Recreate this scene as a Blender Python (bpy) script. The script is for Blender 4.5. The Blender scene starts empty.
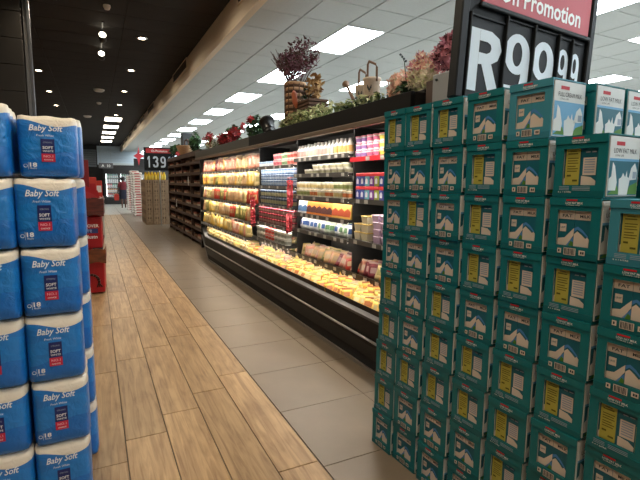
import bpy, bmesh, math, random
from mathutils import Vector, Matrix, Euler
from math import sin, cos, pi, radians as RAD
random.seed(7)
S = bpy.context.scene
COL = S.collection

# ------------------------------------------------------------------ camera
H = 1.45
cam_d = bpy.data.cameras.new('camera'); cam_d.sensor_width = 36; cam_d.lens = 36*455/640
cam_d.clip_start = .05; cam_d.clip_end = 200
cam = bpy.data.objects.new('camera', cam_d); COL.objects.link(cam)
_r = ((0.8970323, -0.44188017, 0.0086588), (-0.04724825, -0.1153581, -0.99219963), (0.4394322, 0.889626, -0.124358))
m3 = Matrix((_r[0], [-a for a in _r[1]], [-a for a in _r[2]])).transposed()
cam.matrix_world = Matrix.Translation((0, 0, H)) @ m3.to_4x4()
S.camera = cam
# ------------------------------------------------------------------ world and exposure
W = bpy.data.worlds.new('World'); S.world = W; W.use_nodes = True
W.node_tree.nodes['Background'].inputs[0].default_value = (.8, .9, 1, 1)
W.node_tree.nodes['Background'].inputs[1].default_value = .05
S.view_settings.view_transform = 'Standard'; S.view_settings.look = 'None'
S.view_settings.gamma = 1; S.view_settings.use_curve_mapping = False
S.view_settings.exposure = 0.0
PANEL = 20.0        # emission of the ceiling light panels
TUBE = 13.0        # watts of each chiller lamp
DOWN = 92.0        # watts of each downlight

# ------------------------------------------------------------------ materials
MATS = {}
def mat(name, col, rough=.6, metal=0, emit=0, noise=0, scale=20, spec=.5, bump=0, stretch=None, alpha=1):
    if name in MATS: return MATS[name]
    m = bpy.data.materials.new(name); m.use_nodes = True
    nt = m.node_tree; b = nt.nodes['Principled BSDF']
    b.inputs['Base Color'].default_value = (*col, 1); b.inputs['Roughness'].default_value = rough
    b.inputs['Metallic'].default_value = metal; b.inputs['Specular IOR Level'].default_value = spec
    if emit:
        b.inputs['Emission Color'].default_value = (*col, 1); b.inputs['Emission Strength'].default_value = emit
    if alpha < 1: b.inputs['Alpha'].default_value = alpha
    if noise or bump:
        tc = nt.nodes.new('ShaderNodeTexCoord'); mp = nt.nodes.new('ShaderNodeMapping')
        n = nt.nodes.new('ShaderNodeTexNoise'); n.inputs['Scale'].default_value = scale; n.inputs['Detail'].default_value = 4
        nt.links.new(tc.outputs['Object'], mp.inputs[0]); nt.links.new(mp.outputs[0], n.inputs['Vector'])
        if stretch: mp.inputs['Scale'].default_value = stretch
        if noise:
            r = nt.nodes.new('ShaderNodeValToRGB')
            r.color_ramp.elements[0].position = .3; r.color_ramp.elements[1].position = .7
            r.color_ramp.elements[0].color = (*[c*(1-noise) for c in col], 1)
            r.color_ramp.elements[1].color = (*[min(1, c*(1+noise)) for c in col], 1)
            nt.links.new(n.outputs['Fac'], r.inputs[0]); nt.links.new(r.outputs[0], b.inputs['Base Color'])
        if bump:
            bp = nt.nodes.new('ShaderNodeBump'); bp.inputs['Strength'].default_value = bump; bp.inputs['Distance'].default_value = .02
            nt.links.new(n.outputs['Fac'], bp.inputs['Height']); nt.links.new(bp.outputs[0], b.inputs['Normal'])
    MATS[name] = m
    return m
def srgb(r, g, b):
    f = lambda c: (c/255/12.92) if c/255 <= .04045 else ((c/255+.055)/1.055)**2.4
    return (f(r), f(g), f(b))

# ------------------------------------------------------------------ lettering
TXT = {}
def txt(s, bold=.0):
    """flat lettering: verts in XY, centred, height of a capital = 1"""
    k = (s, bold)
    if k in TXT: return TXT[k]
    cu = bpy.data.curves.new('lettering', 'FONT'); cu.body = s; cu.size = 1.0; cu.resolution_u = 2; cu.offset = bold
    cu.align_x = 'CENTER'
    o = bpy.data.objects.new('lettering', cu); COL.objects.link(o)
    dg = bpy.context.evaluated_depsgraph_get(); dg.update()
    me = bpy.data.meshes.new_from_object(o.evaluated_get(dg))
    v = [tuple(x.co) for x in me.vertices]; f = [tuple(p.vertices) for p in me.polygons]
    bpy.data.objects.remove(o); bpy.data.curves.remove(cu); bpy.data.meshes.remove(me)
    ys = [a[1] for a in v]; xs = [a[0] for a in v]
    y0, y1 = min(ys), max(ys); x0, x1 = min(xs), max(xs)
    hh = y1-y0; ww = x1-x0
    v = [((a[0]-(x0+x1)/2)/ww, (a[1]-y0)/hh - .5) for a in v]     # unit box
    TXT[k] = (v, f); return TXT[k]

# ------------------------------------------------------------------ mesh builder
class MB:
    def __init__(s): s.v = []; s.f = []; s.m = []; s.mats = []; s.sm = []
    def mi(s, m):
        if m not in s.mats: s.mats.append(m)
        return s.mats.index(m)
    def add(s, vs, fs, m, smooth=False, M=None):
        o = len(s.v); k = s.mi(m)
        s.v += [tuple(M @ Vector(a)) if M else tuple(a) for a in vs]
        for f in fs: s.f.append(tuple(i+o for i in f)); s.m.append(k); s.sm.append(smooth)
        return s
    def box(s, x0, x1, y0, y1, z0, z1, m, M=None):
        vs = [(x, y, z) for x in (x0, x1) for y in (y0, y1) for z in (z0, z1)]
        fs = [(0, 1, 3, 2), (4, 6, 7, 5), (0, 4, 5, 1), (2, 3, 7, 6), (0, 2, 6, 4), (1, 5, 7, 3)]
        return s.add(vs, fs, m, False, M)
    def bbox(s, x0, x1, y0, y1, z0, z1, b, m, M=None):
        """box with chamfered edges"""
        vs = []; idx = {}
        X = (x0, x1); Y = (y0, y1); Z = (z0, z1); sg = (1, -1)
        for i in (0, 1):
            for j in (0, 1):
                for k in (0, 1):
                    idx[i, j, k, 0] = len(vs); vs.append((X[i], Y[j]+sg[j]*b, Z[k]+sg[k]*b))
                    idx[i, j, k, 1] = len(vs); vs.append((X[i]+sg[i]*b, Y[j], Z[k]+sg[k]*b))
                    idx[i, j, k, 2] = len(vs); vs.append((X[i]+sg[i]*b, Y[j]+sg[j]*b, Z[k]))
        fs = []
        for i in (0, 1): fs.append([idx[i, j, k, 0] for j, k in ((0, 0), (1, 0), (1, 1), (0, 1))])
        for j in (0, 1): fs.append([idx[i, j, k, 1] for i, k in ((0, 0), (1, 0), (1, 1), (0, 1))])
        for k in (0, 1): fs.append([idx[i, j, k, 2] for i, j in ((0, 0), (1, 0), (1, 1), (0, 1))])
        for i in (0, 1):
            for j in (0, 1): fs.append([idx[i, j, 0, 0], idx[i, j, 1, 0], idx[i, j, 1, 1], idx[i, j, 0, 1]])
            for k in (0, 1): fs.append([idx[i, 0, k, 0], idx[i, 1, k, 0], idx[i, 1, k, 2], idx[i, 0, k, 2]])
        for j in (0, 1):
            for k in (0, 1): fs.append([idx[0, j, k, 1], idx[1, j, k, 1], idx[1, j, k, 2], idx[0, j, k, 2]])
        for i in (0, 1):
            for j in (0, 1):
                for k in (0, 1): fs.append([idx[i, j, k, q] for q in (0, 1, 2)])
        return s.add(vs, fs, m, False, M)
    def quad(s, a, b, c, d, m, M=None): return s.add([a, b, c, d], [(0, 1, 2, 3)], m, False, M)
    def poly(s, pts, m, M=None): return s.add(pts, [tuple(range(len(pts)))], m, False, M)
    def lathe(s, prof, n, m, M=None, smooth=True, cap=True, ex=1, ey=1):
        vs = []; fs = []
        for r, z in prof:
            for i in range(n):
                a = 2*pi*i/n; vs.append((r*cos(a)*ex, r*sin(a)*ey, z))
        for j in range(len(prof)-1):
            for i in range(n):
                k = (i+1) % n; fs.append((j*n+i, j*n+k, (j+1)*n+k, (j+1)*n+i))
        s.add(vs, fs, m, smooth, M)
        if cap:
            s.add(vs[:n], [tuple(range(n))[::-1]], m, False, M); s.add(vs[-n:], [tuple(range(n))], m, False, M)
        return s
    def tube(s, pts, r, n, m, M=None):
        pts = [Vector(p) for p in pts]; vs = []; fs = []
        up = Vector((.123, .31, .94)).normalized()
        for i, p in enumerate(pts):
            t = (pts[min(i+1, len(pts)-1)]-pts[max(i-1, 0)]).normalized()
            a = t.cross(up); a = a.normalized() if a.length > 1e-4 else Vector((1, 0, 0)); b = t.cross(a)
            rr = r[i] if isinstance(r, (list, tuple)) else r
            for k in range(n):
                w = 2*pi*k/n; vs.append(p+a*rr*cos(w)+b*rr*sin(w))
        for i in range(len(pts)-1):
            for k in range(n):
                q = (k+1) % n; fs.append((i*n+k, i*n+q, (i+1)*n+q, (i+1)*n+k))
        fs.append(tuple(range(n))[::-1]); fs.append(tuple((len(pts)-1)*n+k for k in range(n)))
        return s.add(vs, fs, m, True, M)
    def text(s, t, w, h, m, M, bold=0, shear=0):
        """lettering in the local XZ plane of M (x right, z up), facing -y"""
        v, f = txt(t, bold)
        return s.add([(a[0]*w+a[1]*h*shear, 0, a[1]*h) for a in v], f, m, False, M)
    def mesh(s, name):
        me = bpy.data.meshes.new(name); me.from_pydata(s.v, [], s.f)
        for m in s.mats: me.materials.append(m)
        me.polygons.foreach_set('material_index', s.m); me.polygons.foreach_set('use_smooth', s.sm)
        me.update(); return me
    def fix(s, me):
        bm = bmesh.new(); bm.from_mesh(me); bmesh.ops.remove_doubles(bm, verts=bm.verts, dist=1e-6)
        bmesh.ops.recalc_face_normals(bm, faces=bm.faces); bm.to_mesh(me); bm.free(); return me
    def build(s, name, parent=None, loc=None, rot=None, fix=False):
        me = s.mesh(name)
        if fix: s.fix(me)
        return put(name, me, parent, loc, rot)
def put(name, me, parent=None, loc=None, rot=None, sc=None):
    o = bpy.data.objects.new(name, me); COL.objects.link(o)
    if parent: o.parent = parent
    if loc is not None: o.location = loc
    if rot is not None: o.rotation_euler = rot
    if sc is not None: o.scale = sc
    return o
def empty(name, loc=(0, 0, 0), rot=(0, 0, 0)):
    o = bpy.data.objects.new(name, None); COL.objects.link(o); o.location = loc; o.rotation_euler = rot
    o.empty_display_size = .05; return o
def tag(o, label=None, cat=None, group=None, kind=None):
    if label: o['label'] = label
    if cat: o['category'] = cat
    if group: o['group'] = group
    if kind: o['kind'] = kind
    return o
def T(x, y, z): return Matrix.Translation((x, y, z))
def RZ(a): return Matrix.Rotation(a, 4, 'Z')
def RX(a): return Matrix.Rotation(a, 4, 'X')
def RY(a): return Matrix.Rotation(a, 4, 'Y')
ORD = ['first', 'second', 'third', 'fourth', 'fifth', 'sixth', 'seventh', 'eighth', 'ninth', 'tenth', 'eleventh', 'twelfth', 'thirteenth', 'fourteenth', 'fifteenth', 'sixteenth', 'seventeenth', 'eighteenth', 'nineteenth', 'twentieth', 'twenty-first', 'twenty-second', 'twenty-third']

# common colours
black = mat('black_paint', (.012, .011, .011), .35)
black_low = mat('black_enamel', (.006, .0055, .0055), .45, spec=.18)
black_matt = mat('black_matt', (.014, .013, .013), .8)
steel = mat('brushed_steel', (.55, .54, .52), .3, 1)
white_p = mat('white_plastic', (.8, .8, .78), .45)
ink = mat('dark_ink', (.03, .04, .05), .7)
redtag = mat('red_print', srgb(190, 30, 45), .55)
whiteprint = mat('white_print', (.85, .86, .85), .55)

# ================================================================== SETTING
# ---- floor: wood-look planks, grey tiles, far pale tiles
floor_m = mat('floor_grout', (.09, .075, .06), .8)
fl = MB().box(-6, 14, -10, 42, -.12, -.006, floor_m).build('floor'); tag(fl, kind='structure')
def wood(name, a, b, ang=0):
    m = bpy.data.materials.new(name); m.use_nodes = True; nt = m.node_tree; bs = nt.nodes['Principled BSDF']
    tc = nt.nodes.new('ShaderNodeTexCoord'); oi = nt.nodes.new('ShaderNodeObjectInfo')
    mp = nt.nodes.new('ShaderNodeMapping'); mp.inputs['Scale'].default_value = (15, .9, 1)
    ad = nt.nodes.new('ShaderNodeVectorMath'); ad.operation = 'ADD'
    sc = nt.nodes.new('ShaderNodeVectorMath'); sc.operation = 'SCALE'; sc.inputs['Scale'].default_value = 13.0
    cx = nt.nodes.new('ShaderNodeCombineXYZ')
    for i in range(3): nt.links.new(oi.outputs['Random'], cx.inputs[i])
    nt.links.new(cx.outputs[0], sc.inputs[0]); nt.links.new(tc.outputs['Object'], ad.inputs[0]); nt.links.new(sc.outputs[0], ad.inputs[1])
    nt.links.new(ad.outputs[0], mp.inputs[0])
    n = nt.nodes.new('ShaderNodeTexNoise'); n.inputs['Scale'].default_value = 2.2; n.inputs['Detail'].default_value = 6; n.inputs['Distortion'].default_value = 1.0; n.inputs['Roughness'].default_value = .6
    nt.links.new(mp.outputs[0], n.inputs['Vector'])
    r = nt.nodes.new('ShaderNodeValToRGB'); e = r.color_ramp.elements
    e[0].position = .3; e[0].color = (*a, 1); e[1].position = .62; e[1].color = (*b, 1)
    nt.links.new(n.outputs['Fac'], r.inputs[0])
    n2 = nt.nodes.new('ShaderNodeTexNoise'); n2.inputs['Scale'].default_value = 6; n2.inputs['Detail'].default_value = 3
    mp2 = nt.nodes.new('ShaderNodeMapping'); mp2.inputs['Scale'].default_value = (1.6, .6, 1); nt.links.new(ad.outputs[0], mp2.inputs[0]); nt.links.new(mp2.outputs[0], n2.inputs['Vector'])
    r2 = nt.nodes.new('ShaderNodeValToRGB'); r2.color_ramp.elements[0].position = .32; r2.color_ramp.elements[0].color = (.55, .5, .45, 1); r2.color_ramp.elements[1].position = .5; r2.color_ramp.elements[1].color = (1, 1, 1, 1)
    nt.links.new(n2.outputs['Fac'], r2.inputs[0])
    mx = nt.nodes.new('ShaderNodeMixRGB'); mx.blend_type = 'MULTIPLY'; mx.inputs[0].default_value = .5
    nt.links.new(r.outputs[0], mx.inputs[1]); nt.links.new(r2.outputs[0], mx.inputs[2])
    hv = nt.nodes.new('ShaderNodeHueSaturation'); mr = nt.nodes.new('ShaderNodeMapRange')
    mr.inputs[3].default_value = .86; mr.inputs[4].default_value = 1.1
    nt.links.new(oi.outputs['Random'], mr.inputs[0]); nt.links.new(mr.outputs[0], hv.inputs['Value']); nt.links.new(mx.outputs[0], hv.inputs['Color'])
    nt.links.new(hv.outputs[0], bs.inputs['Base Color'])
    bs.inputs['Roughness'].default_value = .38; bs.inputs['Specular IOR Level'].default_value = .4
    return m
plank_m = wood('wood_look_tile', srgb(134, 105, 75), srgb(178, 148, 110))
tile_m = mat('grey_tile', srgb(112, 99, 84), .34, noise=.1, scale=3)
tile2_m = mat('pale_tile', srgb(176, 172, 164), .3, noise=.05, scale=3)
PW, PL = .225, 1.27
plank_me = MB().bbox(.0025, PW-.0025, .0025, PL-.0025, -.03, 0, .0015, plank_m).mesh('plank')
for i in range(-12, 4):
    x0 = .09+i*PW
    off = 2.634+.212*i
    k0 = math.floor((-1.5-off)/PL) if i > -3 else math.floor((.6-off)/PL)
    y = off+k0*PL
    while y < 21.6:
        y1 = min(y+PL, 21.75)
        put('plank', plank_me, fl, (x0, y, 0), sc=(1, (y1-y)/PL, 1)); y += PL
TWD = .618
tile_me = MB().bbox(.0018, TWD-.0018, .0018, TWD-.0018, -.03, 0, .0012, tile_m).mesh('tile')
for i in range(0, 4):
    for k in range(-3, 33):
        y = 1.943+k*TWD
        put('tile', tile_me, fl, (.993+i*TWD, y, 0))
far = MB()
for i in range(-8, 14):
    for k in range(0, 33):
        x = .993+i*TWD; y = 21.76+k*TWD
        if y > 41.4: continue
        far.box(x+.002, x+TWD-.002, y+.002, y+TWD-.002, -.03, 0, tile2_m)
for i in range(4, 20):  # unseen right-hand floor, added in pale tile to bounce light onto the ceiling
    for k in range(-9, 33):
        x = .993+i*TWD; y = 1.943+k*TWD
        far.box(x+.002, x+TWD-.002, y+.002, y+TWD-.002, -.03, 0, tile2_m)
tag(far.build('far_tiles', fl), kind='stuff')
# ---- walls
wall_m = mat('store_wall', srgb(120, 122, 124), .8, noise=.05, scale=2)
wall_dk = mat('dark_wall', (.03, .028, .027), .8)
clad_m = mat('pale_blue_cladding', srgb(205, 220, 230), .55)
tag(MB().box(-6.1, -6, -10, 42, 0, 3.9, wall_dk).build('wall_left'), kind='structure')
tag(MB().box(14, 14.1, -10, 42, 0, 3.5, wall_m).build('wall_right'), kind='structure')
tag(MB().box(-6, 14, -10.1, -10, 0, 3.9, wall_m).build('wall_back'), kind='structure')
we = MB().box(-6, 14, 42, 42.1, 0, 3.9, wall_m).build('wall_front'); tag(we, kind='structure')
we2 = MB().box(-6, 8, 33.2, 33.4, 0, 2.5, wall_dk).box(-6, .25, 33.2, 33.4, 2.5, 3.74, wall_dk).build('wall_end'); tag(we2, kind='structure')
for i in range(6):
    z = 2.52+i*.2
    MB().bbox(.25, 8, 33.18, 33.22, z, z+.195, .012, clad_m).build('panel', we2)
grey_clad = mat('grey_corrugated', srgb(112, 116, 120), .6)
for i in range(8):
    z = 2.35+i*.14
    MB().bbox(-3.2, .2, 33.1, 33.16, z, z+.125, .02, grey_clad).build('panel', we2)
# ---- dark ceiling over the aisle
DZ = 3.74
dk_m = mat('dark_ceiling', (.016, .0125, .0105), .85, noise=.25, scale=4)
dc = MB().box(-6, 1.70, -10, 42, DZ+.02, DZ+.12, black_matt).build('ceiling'); tag(dc, kind='structure')
dt_me = MB().bbox(.003, 1.197, .003, .597, 0, .02, .003, dk_m).mesh('ceiling_tile')
for i in range(-3, 2):
    for k in range(0, 52):
        put('ceiling_tile', dt_me, dc, (-.7+i*1.2, 1.2+k*.6, DZ))
# ---- white grid ceiling
CZ = 3.40
wc_m = mat('ceiling_tile_white', srgb(200, 205, 205), .85, noise=.03, scale=30)
grid_m = mat('ceiling_grid', srgb(66, 66, 64), .6)
wc = MB().box(1.70, 14, -10, 42, CZ+.025, CZ+.12, grid_m).build('ceiling_white'); wc.name = 'ceiling'; tag(wc, kind='structure')
G = .605; GX = 1.70
wt_me = MB().bbox(.007, G-.007, .007, G-.007, 0, .03, .004, wc_m).mesh('ceiling_tile')
LX = [2, 5, 8, 11, 14]           # light columns in grid steps
lightcells = set()
LY = []
for n in range(-2, 15): LY.append(5.19+n*2.42)
cells = []
GY0 = 5.19-24*G
for i in range(20):
    for k in range(0, 92):
        y = GY0+k*G
        if y+G > 42: continue
        if i in LX and (k-24) % 4 in (0, 1): continue
        cells.append((i, k, GX+i*G, y))
def near(c): return ((c[2]-2.5)**2+(c[3]-5)**2) if c[3] > 2 else 1e3+c[3]**2
cells.sort(key=near)
for c in cells[:290]: put('ceiling_tile', wt_me, wc, (c[2], c[3], CZ))
rest = MB()
for c in cells[290:]: rest.box(c[2]+.007, c[2]+G-.007, c[3]+.007, c[3]+G-.007, CZ, CZ+.03, wc_m)
tag(rest.build('ceiling_tile_field', wc), kind='stuff')
# bulkhead between the two ceilings, with air vents
bulk_m = mat('bulkhead_paint', srgb(240, 224, 202), .7)
bk = MB().box(1.66, 1.70, -10, 42, CZ-.02, DZ+.1, bulk_m).box(1.66, 1.74, -10, 42, CZ-.035, CZ-.02, bulk_m).build('trim_1'); tag(bk, kind='structure')
ventd = mat('vent_dark', (.05, .045, .04), .6)
for n, y in enumerate((4.0, 9.0, 14.2, 17, 20, 23, 26, 29)):
    v = empty('air_vent', (1.655, y, CZ+.17)); tag(v, 'slotted air vent in the beige bulkhead, %s from the camera' % ORD[n], 'vent', 'air vents in the bulkhead')
    MB().box(-.004, 0, 0, 1.6, 0, .16, ventd).build('backing', v)
    f = MB()
    f.box(-.015, 0, -.02, 1.62, .16, .18, bulk_m).box(-.015, 0, -.02, 1.62, -.02, 0, bulk_m).box(-.015, 0, -.02, 0, 0, .16, bulk_m).box(-.015, 0, 1.6, 1.62, 0, .16, bulk_m)
    f.build('frame', v)
    for q in range(4): MB().box(-.012, -.002, 0, 1.6, .03+q*.032, .036+q*.032, ventd).build('slat', v)

# ---- ceiling light panels
lamp_m = mat('light_panel_glow', (.86, .95, 1), .5, emit=PANEL)
frame_m = mat('light_frame', (.7, .7, .7), .5)
lp_me = MB().box(.03, G-.03, .03, 2*G-.03, .004, .012, lamp_m).mesh('diffuser')
lf = MB()
for a in ((.004, .03, .004, 2*G-.004), (G-.03, G-.004, .004, 2*G-.004), (.03, G-.03, .004, .03), (.03, G-.03, 2*G-.03, 2*G-.004)): lf.box(*a, 0, .03, frame_m)
lf_me = lf.mesh('frame')
COLW = ['row beside the bulkhead', 'second row right of the bulkhead', 'third row right of the bulkhead', 'fourth row right of the bulkhead', 'fifth row right of the bulkhead']
for ci, i in enumerate(LX):
    for k in range(0, 88, 4):
        y = GY0+k*G
        if y < -9.5 or y > 41: continue
        if ci > 2 and y > 30: continue
        n = (k//4)
        o = empty('ceiling_light', (GX+i*G, y, CZ)); tag(o, 'white ceiling light panel, %s, %s along' % (COLW[ci], ORD[n]), 'ceiling light', 'light panels in the white ceiling')
        put('diffuser', lp_me, o); put('frame', lf_me, o)
warm_m = mat('warm_panel_glow', (1, .9, .72), .5, emit=12)
wp_me = MB().box(.02, .57, .02, 1.17, -.02, -.005, warm_m).mesh('diffuser')
wf_me = MB().box(0, .59, 0, .02, -.025, .0, frame_m).box(0, .59, 1.17, 1.19, -.025, 0, frame_m).box(0, .02, .02, 1.17, -.025, 0, frame_m).box(.57, .59, .02, 1.17, -.025, 0, frame_m).mesh('frame')
for n in range(5):
    o = empty('ceiling_light', (.45, 18.3+n*2.6, DZ-.001)); tag(o, 'warm white light panel in the dark ceiling, %s from the camera' % ORD[n], 'ceiling light', 'warm panels in the dark ceiling')
    put('diffuser', wp_me, o); put('frame', wf_me, o)
# ---- downlights
glow_m = mat('downlight_glow', (1, .86, .62), .5, emit=30)
ring_me = MB().lathe([(.055, -.012), (.085, -.012), (.09, 0), (.055, 0), (.055, -.012)], 20, mat('chrome_ring', (.6, .57, .53), .25, 1), cap=False).mesh('ring')
bulb_me = MB().lathe([(.001, -.004), (.05, -.006), (.055, -.002)], 16, glow_m, cap=False).mesh('bulb')
def downlight(x, y, z, lab, power=DOWN, size=172):
    o = empty('downlight', (x, y, z)); tag(o, lab, 'downlight', 'recessed downlights in the dark ceiling')
    put('ring', ring_me, o); put('bulb', bulb_me, o)
    if power:
        L = bpy.data.lights.new('spot_lamp', 'SPOT'); L.energy = power; L.color = (1, .84, .62); L.spot_size = RAD(size); L.spot_blend = 1.0; L.shadow_soft_size = .06
        l = bpy.data.objects.new('spot_lamp', L); COL.objects.link(l); l.parent = o; l.location = (0, 0, -.02)
for n, y in enumerate((-6.25, -3.85, -1.45, .95, 3.35, 5.75, 8.15, 10.53, 13.0, 15.35, 17.75)):
    downlight(.8, y, DZ, 'small warm downlight in the dark ceiling row nearest the bulkhead, %s along' % ORD[n], DOWN)
for n, y in enumerate((-6.0, -3.5, -1.0, 1.6, 4.2, 6.9)):
    downlight(-.35, y, DZ, 'small warm downlight in the dark ceiling above the paper packs, %s along' % ORD[n], DOWN)
for n, y in enumerate((9.0, 11.46, 13.95, 16.4)):
    downlight(-.93, y, DZ, 'small warm downlight in the dark ceiling row left of the smoke detectors, %s along' % ORD[n], DOWN*.6)
# track spots
tr = MB().bbox(-.012, .012, 7.6, 9.6, -.015, 0, .003, black_low).build('lighting_track', None, (.22, 0, DZ)); tag(tr, 'short black lighting track on the dark ceiling', 'light track')
spot_glow = mat('spotlight_glow', (1, .9, .7), .5, emit=7)
for n, y in enumerate((8.06, 9.2)):
    o = empty('track_spotlight', (.22, y, DZ-.015)); tag(o, ('bright track spotlight on the dark ceiling, nearer of the pair', 'bright track spotlight on the dark ceiling, farther of the pair')[n], 'spotlight', 'track spotlights')
    MB().tube([(0, 0, 0), (0, 0, -.08)], .012, 8, black).build('stem', o)
    MB().lathe([(.03, -.02), (.055, .02), (.055, .13), (.03, .15)], 14, black, RX(RAD(-125)) if 0 else Matrix.Translation((0, .02, -.13)) @ RX(RAD(70))).build('housing', o)
    MB().lathe([(.001, .0), (.05, .0), (.05, .004)], 14, spot_glow, Matrix.Translation((0, .02-.02*0, -.13)) @ RX(RAD(70)) @ Matrix.Translation((0, 0, .152)), cap=True).build('bulb', o)
for n, (x, y) in enumerate(((.22, 13.1), (-.1, 18.5), (.24, 15.2), (.26, 6.9))):
    q_ = (1, 1, .5, .35)[n]
    o = MB().lathe([(.13*q_, 0), (.13*q_, -.025), (.09*q_, -.055), (.03*q_, -.06)], 18, mat('detector_white', (.8, .78, .74), .6)).build('smoke_detector', None, (x, y, DZ)); tag(o, 'round pale smoke detector on the dark ceiling, %s' % ('large one past the track spotlights', 'leftmost one', 'small one behind the large detector', 'one nearest the camera')[n], 'smoke detector')

# ---- dark panelled pier on the left with a metal edge post
pier_m = mat('pier_panel', (.030, .026, .022), .75)
pier = MB().box(-3.0, -.70, 7.0, 7.9, 0, DZ, black_matt).build('wall_pier'); tag(pier, kind='structure')
for i in range(12):
    for j in range(2):
        MB().bbox(-.715-(j+1)*1.15+.004, -.715-j*1.15-.004, 6.975, 7.0, i*.32+.003, min(DZ, i*.32+.317), .003, pier_m).build('panel', pier)
po = MB().bbox(-.66, -.625, 6.97, 7.0, 0, DZ, .004, mat('grey_post', (.16, .17, .19), .4, .6)).build('edge_post'); tag(po, 'slim grey metal post on the dark panelled pier edge', 'post')

# ================================================================== MILK STACK
teal = mat('teal_card', srgb(10, 108, 114), .42, noise=.06, scale=30, spec=.4)
teal_d = mat('teal_dark_flap', srgb(6, 95, 101), .42, spec=.4)
tealL = mat('pale_teal_card', srgb(62, 138, 158), .42, spec=.4)
tealL_d = mat('pale_teal_flap', srgb(50, 124, 144), .42, spec=.4)
cream = mat('carton_white', srgb(214, 200, 186), .5)
coolw = mat('carton_side_white', srgb(216, 218, 216), .5)
yel = mat('yellow_panel', srgb(178, 170, 70), .55)
yel_ink = mat('olive_ink', srgb(96, 92, 20), .7)
c_teal = mat('carton_teal', srgb(10, 96, 112), .45)
c_blue = mat('carton_blue', srgb(70, 130, 190), .45)
c_sky = mat('carton_sky', srgb(96, 160, 200), .45)
green = mat('grass_green', srgb(78, 128, 44), .6)
lav = mat('nutrition_print', srgb(150, 160, 176), .6)
CW, CD, CH = .171, .186, .2
def wrap_mesh(name, t, td):
    b = MB(); w, h = CW, CH; th = .004
    wx0, wx1, wz0, wz1 = .17*w, .83*w, .2*h, .79*h
    # front panel with a window, two-step flap lines proud of the card
    for (x0, x1, z0, z1) in ((0, wx0, 0, h), (wx1, w, 0, h), (wx0, wx1, 0, wz0), (wx0, wx1, wz1, h)):
        b.box(x0, x1, 0, th, z0, z1, t)
    b.box(-.001, w+.001, -.003, 0, h*.87, h, t)           # top flap
    b.box(0, w, -.0025, 0, 0, h*.11, td)                 # bottom flap
    # back, floor and lid
    b.box(0, w, CD-th, CD, 0, h, t); b.box(0, w, th, CD-th, 0, th, td); b.box(0, w, th, CD-th, h-th, h, t)
    return b.mesh(name)
def carton_a(name, left, t, sky):
    """upright carton seen from the front: white shoulder, teal belly, poured milk"""
    b = MB(); w = .33*CW-.001; x0 = .17*CW if left else .5*CW; y = .009; z0, z1 = .012, CH*.8
    b.box(x0, x0+w, y, CD-.01, z0, z1, t)
    e = y-.0006
    def q(pts, m, d=0): b.poly([(x0+u*w, e-d, CH*v) for u, v in pts], m)
    q([(0, .64), (1, .64), (1, .79), (0, .79)], cream)
    b.text('MILK' if not left else 'FAT', w*.6, CH*.05, ink, T(x0+w*(.55 if left else .6), e-.0006, CH*.70), .02)
    if left:
        q([(.12, .43), (.52, .43), (.52, .56), (.12, .56)], cream)
        b.text('UHT', w*.3, CH*.03, c_teal, T(x0+w*.32, e-.0006, CH*.50), .02)
        q([(.0, .2), (.62, .2), (.9, .34), (1, .38), (1, .50), (.8, .44), (.45, .33), (0, .31)], cream)
        q([(.55, .2), (1, .2), (1, .36), (.85, .31)], sky)
        q([(.7, .2), (1, .2), (1, .26), (.86, .29)], green, .0004)
    else:
        q([(0, .2), (.9, .2), (.92, .33), (.8, .37), (.7, .34), (.45, .40), (.2, .45), (0, .40)], cream)
        q([(0, .43), (.2, .48), (.5, .43), (.85, .35), (.85, .38), (.5, .48), (.22, .53), (0, .5)], sky)
    return b.mesh(name)
def carton_b(name, left, t):
    b = MB(); w = .33*CW-.001; x0 = .17*CW if left else .5*CW; y = .009; z0, z1 = .012, CH*.8
    b.box(x0, x0+w, y, CD-.01, z0, z1, t)
    e = y-.0006
    def q(pts, m, d=0): b.poly([(x0+u*w, e-d, CH*v) for u, v in pts], m)
    if left:
        q([(.08, .2), (.94, .2), (.94, .79), (.08, .79)], yel)
        for v, u0, u1, hh in ((.74, .3, .7, .012), (.70, .2, .8, .02), (.63, .2, .85, .014), (.59, .2, .8, .014), (.55, .2, .85, .014), (.50, .2, .7, .014), (.46, .2, .85, .014), (.42, .2, .8, .014), (.34, .2, .45, .03), (.26, .55, .85, .03)):
            q([(u0, v), (u1, v), (u1, v+hh), (u0, v+hh)], yel_ink, .0005)
        q([(0, .2), (.08, .2), (.08, .32), (0, .3)], cream)
    else:
        q([(.12, .36), (.88, .36), (.88, .64), (.12, .64)], cream)
        for v in (.60, .56, .52, .48, .44, .40): q([(.2, v), (.8, v), (.8, v+.02), (.2, v+.02)], lav, .0005)
        for u in (.25, .6): q([(u, .72), (u+.25, .72), (u+.25, .735), (u, .735)], lav, .0005)
        q([(.05, .2), (.9, .2), (.9, .27), (.6, .33), (.05, .35)], cream)
        q([(.94, .2), (1, .2), (1, .6), (.94, .62)], yel)
    return b.mesh(name)
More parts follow.
